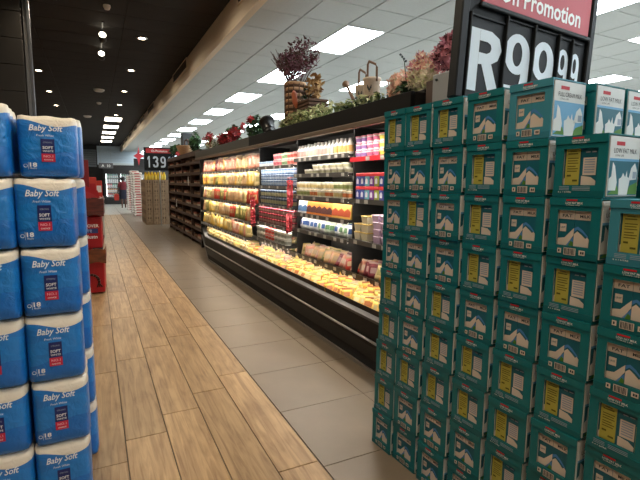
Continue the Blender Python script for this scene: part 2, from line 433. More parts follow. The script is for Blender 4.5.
def print_mesh(name, txt1, barcode, head):
    b = MB(); w, h = CW, CH; e = -.0036
    def r(x0, x1, z0, z1, m, d=0): b.quad((x0*w, e-d, z0*h), (x1*w, e-d, z0*h), (x1*w, e-d, z1*h), (x0*w, e-d, z1*h), m)
    if head:
     r(.34, .56, .945, .975, redtag)
     b.text(txt1, w*.34, h*.034, whiteprint, T(w*.50, e, h*.915), .012)
     b.text('LONG LIFE', w*.26, h*.018, whiteprint, T(w*.48, e, h*.88), .0)
    elif barcode:
        r(.36, .60, .10-.05, .19-.02, cream)
        for i in range(9): r(.375+i*.024, .375+i*.024+(.012 if i % 3 else .018), .06, .16, ink, .0004)
        r(.23, .31, .07, .15, cream); r(.66, .78, .07, .15, cream)
        for q_ in (.25, .69, .73): r(q_, q_+.03, .09, .13, ink, .0004)
    else:
        for i in range(3): r(.14, .34, .165-i*.025, .175-i*.025, lav); r(.40, .74, .165-i*.025, .175-i*.025, lav)
        b.text('6 x 1 LITRE', w*.26, h*.022, whiteprint, T(w*.25, e, h*.085), .01)
    return b.mesh(name)
def side_mesh(name, sky, txt1, near_side=True):
    """exposed carton broadside at the open end of the case (plane x = CW, facing +x), mirrored for x=0"""
    b = MB(); x = CW-.001 if near_side else .001
    xa, xb = (.84*CW, CW+.003) if near_side else (-.003, .16*CW)
    b.box(xa, xb, .005, CD-.005, .006, CH-.008, coolw)
    if not near_side: return b.mesh(name)
    s = 1 if near_side else -1
    def q(pts, m, d=0):
        X = CW+.0034+d
        P = [(X, (u if near_side else 1-u)*(CD-.016)+.008, v*CH) for u, v in pts]
        b.poly(P, m)
    q([(0, .04), (1, .04), (1, .96), (0, .96)], coolw)
    q([(0, .04), (1, .04), (1, .58), (0, .58)], sky, .0004)
    q([(0, .58), (1, .58), (1, .62), (0, .62)], c_sky, .0004)
    q([(.0, .06), (.3, .2), (.38, .06)], green, .0008); q([(.6, .06), (.75, .2), (1, .26), (1, .06)], green, .0008)
    q([(.0, .12), (.25, .12), (.28, .25), (.18, .50), (.10, .56), (.08, .34), (0, .30)], coolw, .001)
    q([(.36, .05), (.66, .05), (.72, .30), (.62, .34), (.60, .44), (.55, .33), (.47, .40), (.42, .33), (.34, .30)], coolw, .0012)
    q([(.66, .28), (.95, .30), (.95, .44), (.86, .56), (.74, .48)], coolw, .0012)
    q([(.80, .31), (.93, .31), (.93, .42), (.80, .42)], lav, .0016)
    q([(.18, .82), (.46, .82), (.46, .88), (.18, .88)], redtag, .0008)
    Mx = T(CW+.0044, CD*.5, CH*.74) @ RZ(RAD(90) if near_side else RAD(-90))
    b.text(txt1, CD*.72, CH*.075, ink, Mx, 0)
    Mx = T(CW+.0044, CD*(.32 if near_side else .68), CH*.665) @ RZ(RAD(90) if near_side else RAD(-90))
    b.text('LONG LIFE', CD*.26, CH*.03, ink, Mx, 0)
    return b.mesh(name)
MESH = dict(
    wrap=wrap_mesh('wrap', teal, teal_d), wrapL=wrap_mesh('wrap', tealL, tealL_d),
    al=carton_a('carton', True, c_teal, c_blue), ar=carton_a('carton', False, c_teal, c_blue),
    alL=carton_a('carton', True, tealL, c_blue), arL=carton_a('carton', False, tealL, c_blue),
    bl=carton_b('carton', True, c_teal), br=carton_b('carton', False, c_teal),
    ph=print_mesh('header_print', 'LOW FAT MILK', True, True), phL=print_mesh('header_print', 'FULL CREAM MILK', True, True),
    pa=print_mesh('barcode_print', '', True, False), pb=print_mesh('footer_print', '', False, False),
    s1=side_mesh('side_cartons', c_teal, 'LOW FAT MILK'), s1L=side_mesh('side_cartons', c_sky, 'FULL CREAM MILK'), s2=side_mesh('side_cartons', c_teal, '', False))
PAT = ['BBBAa', 'AAABAB', 'ABABAAb', 'AAABBBA', 'BABAAAA', 'BABBBBB', 'BBBBBAA', 'BAAABBB', 'AAAAABA']
n0 = Vector((1.351, 2.06)); dr = Vector((.056, -1)).normalized(); nn = Vector((-dr.y, dr.x))
walla = math.atan2(dr.y, dr.x)
def milk_case(kind, s, u, z, label, rot=0, sx=1):
    p = n0+dr*s+nn*u
    o = empty('milk_case', (p.x, p.y, z), (0, 0, walla+rot)); o.scale = (sx, 1, 1)
    tag(o, label, 'milk case', 'stacked cases of milk cartons')
    L = kind.islower(); A = kind in 'Aa'
    put('wrap', MESH['wrapL' if L else 'wrap'], o)
    if A:
        put('carton', MESH['alL' if L else 'al'], o); put('carton', MESH['arL' if L else 'ar'], o)
        put('barcode_print', MESH['pa'], o)
    else:
        put('carton', MESH['bl'], o); put('carton', MESH['br'], o); put('footer_print', MESH['pb'], o)
    put('header_print', MESH['phL' if L else 'ph'], o)
    put('side_cartons', MESH['s1L' if L else 's1'], o); put('side_cartons', MESH['s2'], o)
    return o
DESC = {'A': 'teal milk case with splash print in window', 'B': 'teal milk case with yellow panel in window',
        'a': 'pale teal milk case with splash print', 'b': 'pale teal milk case with yellow panel'}
rng = random.Random(3)
for r in range(9):
    z = (8-r)*.2015
    lean = .03+.0 if r < 5 else .03-.007*(r-4)
    for c, k in enumerate(PAT[r]):
        s = lean+.195*c+rng.uniform(-.004, .004) if c else lean+.022 - (.012 if r > 5 else 0)
        if c == 0: s += .01
        u = rng.uniform(-.005, .005)
        milk_case(k, s, u, z, '%s, %s row down, %s column from chiller' % (DESC[k], ORD[r], ORD[c]), rng.uniform(-.012, .012), .93 if c == 0 else 1)
    # second and third depth rows at the near end
    nc = len(PAT[r])
    for d in (1, 2):
        for c in range(4 if r else 4, nc):
            s = lean+.195*c+.026
            milk_case('A', s, d*.205+.004, z, 'teal milk case, %s row down, %s rank behind the front, %s column from chiller' % (ORD[r], ORD[d], ORD[c]))

# ---- price board standing in the milk stack
BY = 1.6
bx0, bz0 = 1.449, 1.83
brd = empty('price_board', (bx0, BY, bz0), (0, RAD(3.7), 0)); tag(brd, 'large black price board with red promotion header above the milk cases', 'price sign')
BWd, BHt = .855, .72
bd = mat('board_black', (.008, .0095, .012), .5, spec=.25)
bdl = mat('board_slot', (.010, .012, .015), .5, spec=.25)
MB().bbox(0, BWd, 0, .03, 0, BHt, .006, bd).build('panel', brd)
fr = MB()
fr.bbox(-.02, .025, -.02, .035, 0, BHt, .006, bd); fr.build('frame_side', brd)
MB().bbox(BWd-.02, BWd+.02, -.02, .035, 0, BHt, .006, bd).build('frame_side', brd)
redh = mat('red_header', srgb(178, 54, 66), .4)
hd = MB().bbox(.10, BWd-.025, -.014, 0, .425, .70, .004, redh).build('header', brd)
MB().bbox(.085, BWd-.015, -.022, 0, .405, .425, .004, bd).build('header_rail', brd)
MB().text('On Promotion', .56, .085, whiteprint, T(.475, -.0155, .495), .02).build('header_lettering', brd)
digm = mat('digit_white', srgb(214, 226, 236), .5)
GL = {
 'R': [[(0, 0), (.31, 0), (.31, 1), (0, 1)], [(.40, .48), (.72, .48), (1.03, 0), (.70, 0)], ([(.31, 1), (.65, 1), (.9, .92), (1, .74), (.9, .56), (.68, .47), (.31, .44)], [(.31, .82), (.55, .82), (.65, .79), (.68, .73), (.65, .67), (.55, .63), (.31, .63)])],
 '9': [([(.5+.5*sin(t), .68+.32*cos(t)) for t in [k*pi/12 for k in range(25)]], [(.5+.19*sin(t), .68+.19*cos(t)) for t in [k*pi/12 for k in range(25)]]), ([(1, .68), (1, .32), (.95, .14), (.80, .03), (.55, 0), (.08, 0)], [(.69, .66), (.69, .32), (.66, .23), (.58, .19), (.45, .17), (.08, .17)])],
 '1': [[(.35, 0), (.72, 0), (.72, 1), (.35, 1)], [(.05, .66), (.36, .76), (.36, 1), (.05, .84)]],
 '3': [([(.02, .78), (.08, .92), (.25, .99), (.5, 1), (.8, .96), (.97, .82), (.97, .68), (.85, .55), (.45, .52)], [(.30, .76), (.34, .81), (.42, .83), (.5, .83), (.6, .82), (.66, .76), (.66, .69), (.6, .63), (.45, .61)]), ([(.45, .58), (.85, .54), (1, .40), (1, .2), (.85, .05), (.5, 0), (.2, .02), (.05, .12), (0, .27)], [(.45, .47), (.6, .45), (.68, .36), (.68, .25), (.62, .18), (.5, .16), (.4, .17), (.33, .2), (.30, .28)])]}
def glyph(b, ch, w, h, m, cx, y, cz):
    P = lambda q, d: (cx+(q[0]-.5)*w, y-d, cz+(q[1]-.5)*h)
    for i, sh in enumerate(GL[ch]):
        d = i*.0004
        if isinstance(sh, list): b.poly([P(q, d) for q in sh], m)
        else:
            o_, n_ = sh
            for k in range(len(o_)-1): b.poly([P(o_[k], d), P(o_[k+1], d), P(n_[k+1], d), P(n_[k], d)], m)
    return b
def digit(ch, x0, x1, z0, z1, sz=1):
    sl = MB().bbox(x0-.012, x0-.001, -.022, 0, -.0, z1+.06, .003, bd); sl.box(x0-.001, x1+.002, -.004, 0, 0, z1+.045, bdl).bbox(x0-.001, x1+.004, -.012, 0, z1+.045, z1+.053, .002, bd)
    slot = sl.build('digit_slot', brd)
    glyph(MB(), ch, (x1-x0)*.98, z1-z0, digm, (x0+x1)/2, -.006, (z0+z1)/2).build('digit', slot)
digit('R', .045, .248, .045, .315)
digit('9', .265, .435, .055, .342)
digit('9', .450, .605, .055, .342)
digit('9', .625, .710, .14, .335)
digit('9', .724, .795, .14, .332)
MB().tube([(.45, .05, 0), (.45, .05, .7)], .014, 10, steel).build('back_brace', brd)
pl = MB().tube([(1.9, 1.66, .02), (1.9, 1.66, 1.95)], .016, 10, steel).bbox(1.75, 2.05, 1.52, 1.8, 0, .02, .004, black).build('sign_pole'); tag(pl, 'steel pole and foot plate carrying the black price board', 'pole')

# ================================================================== TOILET PAPER STACK
def paper_mat():
    m = bpy.data.materials.new('blue_wrapper'); m.use_nodes = True; nt = m.node_tree; b = nt.nodes['Principled BSDF']
    tc = nt.nodes.new('ShaderNodeTexCoord'); sp = nt.nodes.new('ShaderNodeSeparateXYZ'); nt.links.new(tc.outputs['Object'], sp.inputs[0])
    def math_(op, a, b_=None):
        n = nt.nodes.new('ShaderNodeMath'); n.operation = op
        for i, q in enumerate((a, b_)):
            if q is None: continue
            if isinstance(q, (int, float)): n.inputs[i].default_value = q
            else: nt.links.new(q, n.inputs[i])
        return n.outputs[0]
    wav = math_('MULTIPLY', math_('SINE', math_('MULTIPLY', math_('ADD', sp.outputs[0], .03), 24)), .014)
    zz = math_('ADD', sp.outputs[2], wav)
    top = math_('GREATER_THAN', zz, .250)
    wav2 = math_('MULTIPLY', math_('SINE', math_('MULTIPLY', math_('ADD', sp.outputs[0], .02), 19)), .022)
    zb = math_('SUBTRACT', sp.outputs[2], wav2)
    low = math_('LESS_THAN', zb, .10)
    mid = math_('GREATER_THAN', zb, .20)
    c1 = nt.nodes.new('ShaderNodeMixRGB'); c1.inputs[1].default_value = (*srgb(32, 124, 200), 1); c1.inputs[2].default_value = (*srgb(22, 108, 188), 1); nt.links.new(low, c1.inputs[0])
    c2 = nt.nodes.new('ShaderNodeMixRGB'); nt.links.new(c1.outputs[0], c2.inputs[1]); c2.inputs[2].default_value = (*srgb(36, 116, 192), 1); nt.links.new(mid, c2.inputs[0])
    c3 = nt.nodes.new('ShaderNodeMixRGB'); nt.links.new(c2.outputs[0], c3.inputs[1]); c3.inputs[2].default_value = (*srgb(226, 214, 196), 1); nt.links.new(top, c3.inputs[0])
    nt.links.new(c3.outputs[0], b.inputs['Base Color'])
    b.inputs['Roughness'].default_value = .28; b.inputs['Specular IOR Level'].default_value = .6
    n = nt.nodes.new('ShaderNodeTexNoise'); n.inputs['Scale'].default_value = 22; n.inputs['Detail'].default_value = 5; n.inputs['Distortion'].default_value = 1.2
    nt.links.new(tc.outputs['Object'], n.inputs['Vector'])
    bp = nt.nodes.new('ShaderNodeBump'); bp.inputs['Strength'].default_value = .42; bp.inputs['Distance'].default_value = .014
    nt.links.new(n.outputs['Fac'], bp.inputs['Height']); nt.links.new(bp.outputs[0], b.inputs['Normal'])
    return m
pm = paper_mat()
QW, QD, QH = .214, .33, .29
def bulge(x, z):
    a = max(0, 1-(2*x/QW)**4)*max(0, 1-(2*(z-QH/2)/QH)**4)
    return -.012*a
def pack_body():
    bm = bmesh.new(); bmesh.ops.create_cube(bm, size=1)
    bmesh.ops.subdivide_edges(bm, edges=bm.edges[:], cuts=11, use_grid_fill=True)
    for v in bm.verts:
        x, y, z = v.co
        # squircle rounding of the vertical and horizontal edges
        p = 18
        L = (abs(2*x)**p+abs(2*y)**p+abs(2*z)**p)**(1/p)
        x, y, z = x/L, y/L, z/L
        X, Y, Z = x*QW, y*QD, (z+.5)*QH
        if Y < 0: Y += bulge(X, Z)
        # rolls show as soft scallops on the right and left sides
        X += .004*cos(Y/QD*3*2*pi)*(1 if X > 0 else -1)*(abs(2*x)**4)
        Z -= .006*(1-cos(X/QW*2*2*pi))*.5*(max(0, 2*z)**6)
        v.co = (X, Y, Z)
    me = bpy.data.meshes.new('wrapper'); bm.to_mesh(me); bm.free(); me.materials.append(pm)
    for p in me.polygons: p.use_smooth = True
    return me
pack_me = pack_body()
def on_front(b):
    """lay lettering on the bulged front"""
    b.v = [(x, -QD/2+bulge(x, z)-.0035+y, z) for x, y, z in b.v]; return b
navy = mat('navy_badge', srgb(26, 38, 100), .4); crimson = mat('crimson_badge', srgb(196, 34, 66), .4)
def badge(x0, x1, z0, z1, m, y=0):
    b = MB(); n = 4; vs = []; fs = []
    for i in range(n+1):
        for j in range(n+1): vs.append((x0+(x1-x0)*i/n, y, z0+(z1-z0)*j/n))
    for i in range(n):
        for j in range(n): a = i*(n+1)+j; fs.append((a, a+n+1, a+n+2, a+1))
    return b.add(vs, fs, m, True)
logo_me = on_front(MB().text('Baby Soft', .118, .036, whiteprint, T(-.004, 0, .224), .012, .22)).mesh('logo_lettering')
sub_me = on_front(MB().text('Fresh White', .062, .0095, whiteprint, T(-.008, 0, .194), .0, .2)).mesh('scent_lettering')
nb = badge(-.0255, .0235, .110, .178, navy); nb.text('SOFT', .038, .013, whiteprint, T(-.001, -.001, .138), .02); nb.text('WHITE', .038, .008, whiteprint, T(-.001, -.001, .122), .01); nb.text('STRONG', .032, .007, lav, T(-.001, -.001, .162), .01)
navy_me = on_front(nb).mesh('navy_badge')
rb = badge(-.0255, .0235, .0725, .110, crimson); rb.text('NO.1', .034, .011, mat('pink_print', srgb(240, 170, 180), .5), T(-.001, -.001, .098), .02); rb.text('CHOICE', .032, .006, whiteprint, T(-.001, -.001, .082), .01)
red_me = on_front(rb).mesh('red_badge')
cb = MB().text('18', .026, .02, whiteprint, T(-.056, 0, .058), .03); cb.text('Rolls', .022, .008, whiteprint, T(-.056, 0, .042), .0); cb.box(-.0745, -.0735, -.0002, 0, .036, .07, whiteprint)
cb.lathe([(.006, 0), (.008, .0005)], 10, whiteprint, T(-.084, 0, .053) @ RX(RAD(90)), cap=False)
count_me = on_front(cb).mesh('count_lettering')
def paper_pack(x, y, z, a, label):
    o = empty('toilet_paper_pack', (x, y, z), (0, 0, a)); tag(o, label, 'toilet paper', 'stacked blue packs of toilet paper')
    for n, me in (('wrapper', pack_me), ('logo_lettering', logo_me), ('scent_lettering', sub_me), ('navy_badge', navy_me), ('red_badge', red_me), ('count_lettering', count_me)): put(n, me, o)
    return o
pa = RAD(1)
ex = Vector((cos(pa), sin(pa), 0)); ey = Vector((-sin(pa), cos(pa), 0))
PC = Vector((-.184, 2.2+.165, 0))
ROWN = ['bottom', 'second from the floor', 'third from the floor', 'fourth from the floor', 'fifth from the floor', 'topmost']
rng = random.Random(5)
for r in range(6):
    z = r*.2925+.001
    jit = [(.0, 0), (.004, .0), (-.004, .0), (.0, -.006), (-.004, .0), (.016, .03)][r]
    p = PC+ex*jit[0]+ey*jit[1]; tp = paper_pack(p.x, p.y, z, pa+rng.uniform(-.02, .02), 'blue toilet paper pack in the column beside the aisle, %s' % ROWN[r]); tp.scale.z = .88 if r == 5 else 1
    p = PC-ex*(.222)+ey*(-.01+rng.uniform(-.01, .01)); paper_pack(p.x, p.y, z+(.0), pa+rng.uniform(-.02, .02), 'blue toilet paper pack in the column at the left picture edge, %s' % ROWN[r])
    p = PC+ex*(.034)+ey*(.350+jit[1]); paper_pack(p.x, p.y, z, pa+rng.uniform(-.02, .02), 'blue toilet paper pack behind the aisle column, %s' % ROWN[r])

# ================================================================== CHILLER
FX, YN, YS, YE = 1.80, 2.62, 8.45, 10.12
ch = empty('chiller', (0, 0, 0)); tag(ch, 'long black open multideck chiller full of cheese, cold meats and yoghurt', 'refrigerator')
liner = mat('chiller_liner', (.10, .095, .09), .55)
shelf_m = mat('shelf_black', (.02, .02, .02), .45)
lipm = mat('lip_grey', (.07, .067, .064), .35, .5)
poly_y = [(0, YN), (0, YS), (.30, YE)]
def run(prof, m, name, closed=True, parent=ch):
    """sweep an XZ profile along the front line of the chiller"""
    b = MB(); n = len(prof); vs = []; fs = []
    for ox, y in poly_y:
        for x, z in prof: vs.append((x+ox, y, z))
    for i in range(len(poly_y)-1):
        for k in range(n if closed else n-1):
            q = (k+1) % n; fs.append((i*n+k, i*n+q, (i+1)*n+q, (i+1)*n+k))
    if closed:
        fs.append(tuple(range(n))); fs.append(tuple((len(poly_y)-1)*n+k for k in range(n))[::-1])
    b.add(vs, fs, m); return b.build(name, parent, fix=True)
run([(FX+.05, 0), (FX+.05, .12), (2.42, .12), (2.42, 0)], black_matt, 'kick_plate')
run([(FX+.03, .12), (FX, .24), (FX, .43), (FX+.03, .445), (FX+.03, .40), (2.42, .40), (2.42, .12)], black_low, 'front_tub')
run([(FX-.006, .432), (FX-.006, .452), (FX+.05, .462), (FX+.05, .445)], lipm, 'lip_rail')
run([(FX+.05, .445), (FX+.055, .50), (FX+.06, .50), (FX+.06, .445)], black, 'front_fence')
def runbar(off, z, r, m, name):
    MB().tube([(FX+off, YN, z), (FX+off, 6.0, z)], r, 8, m).build(name, ch)
    MB().tube([(FX+off, 6.04, z), (FX+off, YS, z), (FX+off+.30, YE, z)], r, 8, m).build(name, ch)
runbar(-.012, .285, .010, steel, 'bumper_rail')
run([(FX+.035, .0), (FX+.035, .03), (FX+.05, .03), (FX+.05, 0)], mat('kick_trim', (.3, .27, .24), .4, .6), 'kick_trim')
MB().box(2.60, 2.75, YN, YE, 0, 2.1, liner).build('back_panel', ch)
MB().box(2.42, 2.60, YN, YE, .0, .45, black).build('base_box', ch)
run([(FX+.06, .405), (FX+.06, .43), (2.42, .50), (2.42, .405)], shelf_m, 'deck_pan')
MB().box(2.42, 2.6, YN, YE, .45, .5, shelf_m).build('rear_deck', ch)
# canopy
MB().box(2.14, 2.75, YN, YE, 2.0, 2.07, black).build('canopy', ch)
MB().bbox(1.98, 2.02, YN, 6.3, 1.955, 2.085, .004, black_low).build('fascia', ch)
MB().bbox(1.98, 2.02, 6.3, YE, 1.955, 2.085, .004, mat('fascia_reflection', (.075, .075, .068), .45)).build('fascia', ch)  # black fascia as well; the grey paints in light reflected by its gloss
MB().box(2.02, 2.14, YN, YE, 1.96, 2.08, black).build('fascia_backer', ch)
MB().bbox(1.965, 2.02, YN, YE, 1.91, 1.955, .01, mat('canopy_trim', (.16, .12, .09), .4)).build('canopy_trim', ch)
ep = MB().poly([(FX+.05, YN, 0), (2.75, YN, 0), (2.75, YN, 2.1), (2.12, YN, 2.1), (2.12, YN, 1.95), (2.2, YN, 1.0), (FX+.0, YN, .5)], black)
ep.build('end_panel', ch)
MB().bbox(2.09, 2.75, YN-.10, YN-.02, 0, 2.15, .004, mat('brown_end', (.09, .06, .05), .6)).build('end_board', ch)
pst = MB().bbox(2.08, 2.13, YE+.02, YE+.06, 0, 2.16, .004, black).box(2.13, 2.75, YE+.02, YE+.05, 0, 2.12, black).build('end_post', ch)
# lamps under the canopy (real tubes with their light)
tube_glow = mat('chiller_tube_glow', (1, .93, .82), .5, emit=8)
mods = [(2.65, 3.6), (3.68, 4.9), (4.98, 6.25), (6.33, 7.55), (7.6, 8.85), (8.9, 10.08)]
for (a, b_) in mods:
    t = MB().tube([(2.04, a, 1.94), (2.04, b_, 1.94)], .012, 8, tube_glow).build('light_tube', ch)
    L = bpy.data.lights.new('tube_lamp', 'AREA'); L.shape = 'RECTANGLE'; L.size = .05; L.size_y = b_-a; L.energy = TUBE; L.color = (1, .90, .76)
    l = bpy.data.objects.new('tube_lamp', L); COL.objects.link(l); l.parent = t; l.location = (2.025, (a+b_)/2, 1.915)
    l.rotation_euler = (0, RAD(4), 0); L.spread = RAD(125)
rail_w = mat('price_rail', (.07, .068, .064), .4)
tagm = mat('price_tag', (.42, .41, .39), .5)
TAG_ME = MB().box(-.003, 0, 0, .055, 0, .032, tagm).mesh('price_tag')
ADDED_LED_W = 1.7
added_led_m = mat('added_led_glow', (1, .92, .80), .5, emit=4)
def shelf(y0, y1, z, xf=2.10, xb=2.60, red=False, tags=True, added_led=None):
    added_led = tags if added_led is None else added_led
    s = MB().box(xf, xb, y0, y1, z-.022, z-.002, shelf_m).build('shelf', ch)
    MB().box(xf-.012, xf, y0, y1, z-(.035 if tags else .024), z+(.006 if tags else .0), (rail_w if not red else redtag) if tags else shelf_m).build('price_rail', s)
    if added_led:  # added strip and lamp to brighten the shelves, no such source is seen
        st_ = MB().box(xf+.002, xf+.014, y0+.02, y1-.02, z-.030, z-.0225, added_led_m).build('added_led_strip', s)
        L = bpy.data.lights.new('added_led_lamp', 'AREA'); L.shape = 'RECTANGLE'; L.size = .02; L.size_y = y1-y0-.06; L.energy = (ADDED_LED_W if tags else .38)*(y1-y0); L.color = (1, .90, .76)
        l = bpy.data.objects.new('added_led_lamp', L); COL.objects.link(l); l.parent = st_; l.location = (xf+.006, (y0+y1)/2, z-.033); l.rotation_euler = (0, RAD(-25), 0)
    if tags:
        y = y0+.06
        while y < y1-.08:
            put('price_tag', TAG_ME, s, (xf-.0125, y, z-.031)); y += random.choice((.14, .22, .31))
    return s
SEC4 = (2.66, 3.63); SEC3 = (3.67, 4.93); SEC2 = (4.97, 6.28); SECL = (6.32, 10.08)
for z in (1.675, 1.307, .941): shelf(*SEC4, z, red=(z > 1.6))
for z in (1.72, 1.545, 1.30, 1.105, .92): shelf(*SEC3, z)
for z in (1.66, ): shelf(*SEC2, z)
for z, x in ((1.405, 2.12), (1.15, 2.11), (.90, 2.08), (.69, 2.02)): shelf(*SEC2, z, x)
LROWS = [(1.645, 2.10), (1.388, 2.08), (1.12, 2.05), (.865, 2.0), (.64, 1.94)]
for z, x in LROWS: shelf(SECL[0], min(YE-.04, x*4.86), z, x)
for y in (3.65, 4.95, 6.30): MB().box(2.14, 2.60, y-.008, y+.008, .5, 1.95, shelf_m).build('divider', ch)
# ---- products
PRC = {}
def pouch(w, h, t, col, lab, nm):
    """thin sealed pouch: x thickness, faces -x; y width; z height"""
    b = MB(); m = mat('pouch_'+nm, col, .35, noise=.14, scale=25); lm = mat('poulab_'+nm, [.75*c for c in lab], .45)
    ny, nz = 4, 4; vs = []; fs = []
    for sgn in (-1, 1):
        for j in range(nz+1):
            for i in range(ny+1):
                u = i/ny*2-1; v = j/nz*2-1
                vs.append((sgn*t/2*(1-u*u)*(1-v**4)+sgn*.0005, u*w/2, (v+1)/2*h))
    n = (ny+1)*(nz+1)
    for q in (0, 1):
        for j in range(nz):
            for i in range(ny):
                a = q*n+j*(ny+1)+i; f = (a, a+1, a+ny+2, a+ny+1); fs.append(f if q else f[::-1])
    ring = [i for i in range(ny+1)]+[j*(ny+1)+ny for j in range(1, nz+1)]+[nz*(ny+1)+i for i in range(ny-1, -1, -1)]+[j*(ny+1) for j in range(nz-1, 0, -1)]
    for k in range(len(ring)):
        a, c = ring[k], ring[(k+1) % len(ring)]; fs.append((a, c, c+n, a+n))
    b.add(vs, fs, m, True)
    b.box(-t/2-.001, -t/2+.002, -w*.28, w*.28, h*.32, h*.70, lm)
    b.box(-.001, .001, -w/2, w/2, h, h*1.10, lm)
    return b.mesh('packet')
C = dict(yellow=((.80, .54, .13), (.84, .70, .36)), gold=((.80, .46, .08), (.72, .26, .10)), cream=((.70, .54, .26), (.50, .40, .14)), orange=((.78, .36, .09), (.82, .60, .3)),
         pink=((.64, .28, .20), (.75, .55, .42)), red=((.50, .05, .03), (.68, .40, .2)), green=((.22, .22, .07), (.72, .55, .2)), beige=((.62, .38, .19), (.66, .48, .3)), maroon=((.22, .04, .05), (.5, .3, .28)))
PK = {k: pouch(.105, .15, .014, *v, k) for k, v in C.items()}
WHAT = dict(yellow='yellow cheese packet', gold='golden cheese packet with red label', cream='cream coloured cheese packet', orange='orange cheese packet', pink='pink sliced ham packet', red='red salami packet', green='olive green snack packet', beige='beige cold meat packet', maroon='dark maroon cured meat packet')
rg = random.Random(11)
def prod(name, me, loc, rot, label, cat, group, sc=None):
    o = put(name, me, None, loc, rot, sc); tag(o, label, cat, group); return o
ROWNM = ['top shelf', 'second shelf', 'third shelf', 'fourth shelf', 'lowest shelf']
PALS = [['beige', 'pink', 'beige', 'pink', 'orange', 'maroon'], ['cream', 'yellow', 'green', 'cream', 'beige', 'gold'], ['red', 'red', 'green', 'beige', 'cream', 'pink', 'maroon'], ['cream', 'red', 'green', 'yellow', 'pink', 'beige'], ['cream', 'beige', 'yellow', 'cream', 'pink']]
for ri, (z, x) in enumerate(LROWS):
    yend = x*4.83-.06; y = SECL[0]+.08; pal = PALS[ri]; run_n = 0
    while y < yend:
        if run_n == 0: k = rg.choice(pal); run_n = rg.randint(1, 4)
        run_n -= 1
        hs = (1.05 if ri == 0 else 1.0)*rg.uniform(.88, 1.08)*1.36
        prod('food_packet', PK[k], (x+.055+rg.uniform(-.008, .008), y, z+.012), (RAD(rg.uniform(-9, 5)), RAD(rg.uniform(6, 20)), RAD(rg.uniform(22, 66))), '%s standing on the %s of the far chiller section' % (WHAT[k], ROWNM[ri]), 'food packet', '%s on the far chiller %s' % (WHAT[k], ROWNM[ri]), (1.3, 1, hs))
        y += rg.uniform(.082, .115)
# front deck: cheese
def decktop(x): return .43+(x-FX-.06)*(.07/.56)
rgd = random.Random(4)
y = YN+.10
while y < YS+.9:
    off = 0 if y < YS else (y-YS)/(YE-YS)*.30
    far_ = y > 6.4
    for q in range(4 if y < 5.6 else 3):
        x = FX+.10+q*(.066 if y < 5.6 else .085)+off+rgd.uniform(-.01, .01)
        if far_: k = rgd.choice(['cream', 'cream', 'beige', 'yellow'])
        elif y > 4.9: k = rgd.choice(['cream', 'yellow', 'beige', 'green', 'gold', 'pink'])
        else: k = rgd.choice(['yellow', 'gold', 'yellow', 'gold', 'orange'] if q < 2 else ['yellow', 'gold', 'cream', 'beige'])
        where = 'far front deck' if far_ else ('middle of the front deck' if y > 4.9 else 'near front deck')
        tilt = rgd.uniform(26, 44) if not far_ else rgd.uniform(12, 22)
        prod('cheese_packet', PK[k], (x, y+rgd.uniform(-.015, .015), decktop(x-off)+.014), (RAD(rgd.uniform(-10, 10)), RAD(tilt), RAD(rgd.uniform(0, 75))), '%s lying in the %s' % (WHAT[k], where), 'food packet', '%s in the %s' % (WHAT[k], where), (1.7, .9, .66 + .07*q))
    y += .074 if y < 5.6 else .10
# rear raised deck
MB().box(2.13, 2.42, YN+.03, 6.28, .50, .595, shelf_m).build('rear_step', ch)
sr = MB().box(2.118, 2.13, YN+.03, 6.28, .52, .625, black).build('step_rail', ch)
y = YN+.15
while y < 6.2: put('price_tag', TAG_ME, sr, (2.1175, y, .585)); y += rgd.choice((.13, .19, .26))
y = YN+.10
while y < 6.2:
    for q in range(2):
        k = rgd.choice(['maroon', 'red', 'pink', 'maroon'] if 3.3 < y < 4.1 else (['beige', 'cream', 'orange', 'maroon'] if y < 3.3 else ['cream', 'pink', 'beige', 'green']))
        if q == 1 and 2.7 < y < 3.2: k = 'orange'
        where = 'raised rear deck of the chiller' if y < 4.1 else 'raised rear deck below the middle shelves'
        prod('meat_packet', PK[k], (2.20+q*.1, y+rgd.uniform(-.01, .01), .605), (RAD(rgd.uniform(-14, 14)), RAD(rgd.uniform(20, 36)), RAD(rgd.uniform(10, 45))), '%s on the %s' % (WHAT[k], where), 'food packet', '%s on the %s' % (WHAT[k], where), (1.5, .95, .9))
    y += .082
# tubs, bottles, juices
def tub(r, h, body, lid, nm, band=None, n=12):
    b = MB(); m = mat('tub_'+nm, body, .4); l = mat('lid_'+nm, lid, .35)
    b.lathe([(r*.82, 0), (r, h*.86)], n, m)
    if band: b.lathe([(r*.88, h*.2), (r*.985, h*.66)], n, mat('band_'+nm, band, .45), cap=False, ex=1.012, ey=1.012)
    p = b.mesh('tub')
    q = MB().lathe([(r*1.05, h*.86), (r*1.05, h*.97), (r*.98, h)], n, l).mesh('lid')
    return p, q
def bottle(r, h, body, cap, nm, band):
    b = MB().lathe([(r*.9, 0), (r, h*.05), (r, h*.62), (r*.55, h*.80), (r*.45, h*.9)], 12, mat('bot_'+nm, body, .35))
    b.lathe([(r*1.015, h*.14), (r*1.015, h*.55)], 12, mat('botband_'+nm, band, .45), cap=False)
    return b.mesh('bottle'), MB().lathe([(r*.5, h*.88), (r*.5, h)], 10, mat('cap_'+nm, cap, .4)).mesh('cap')
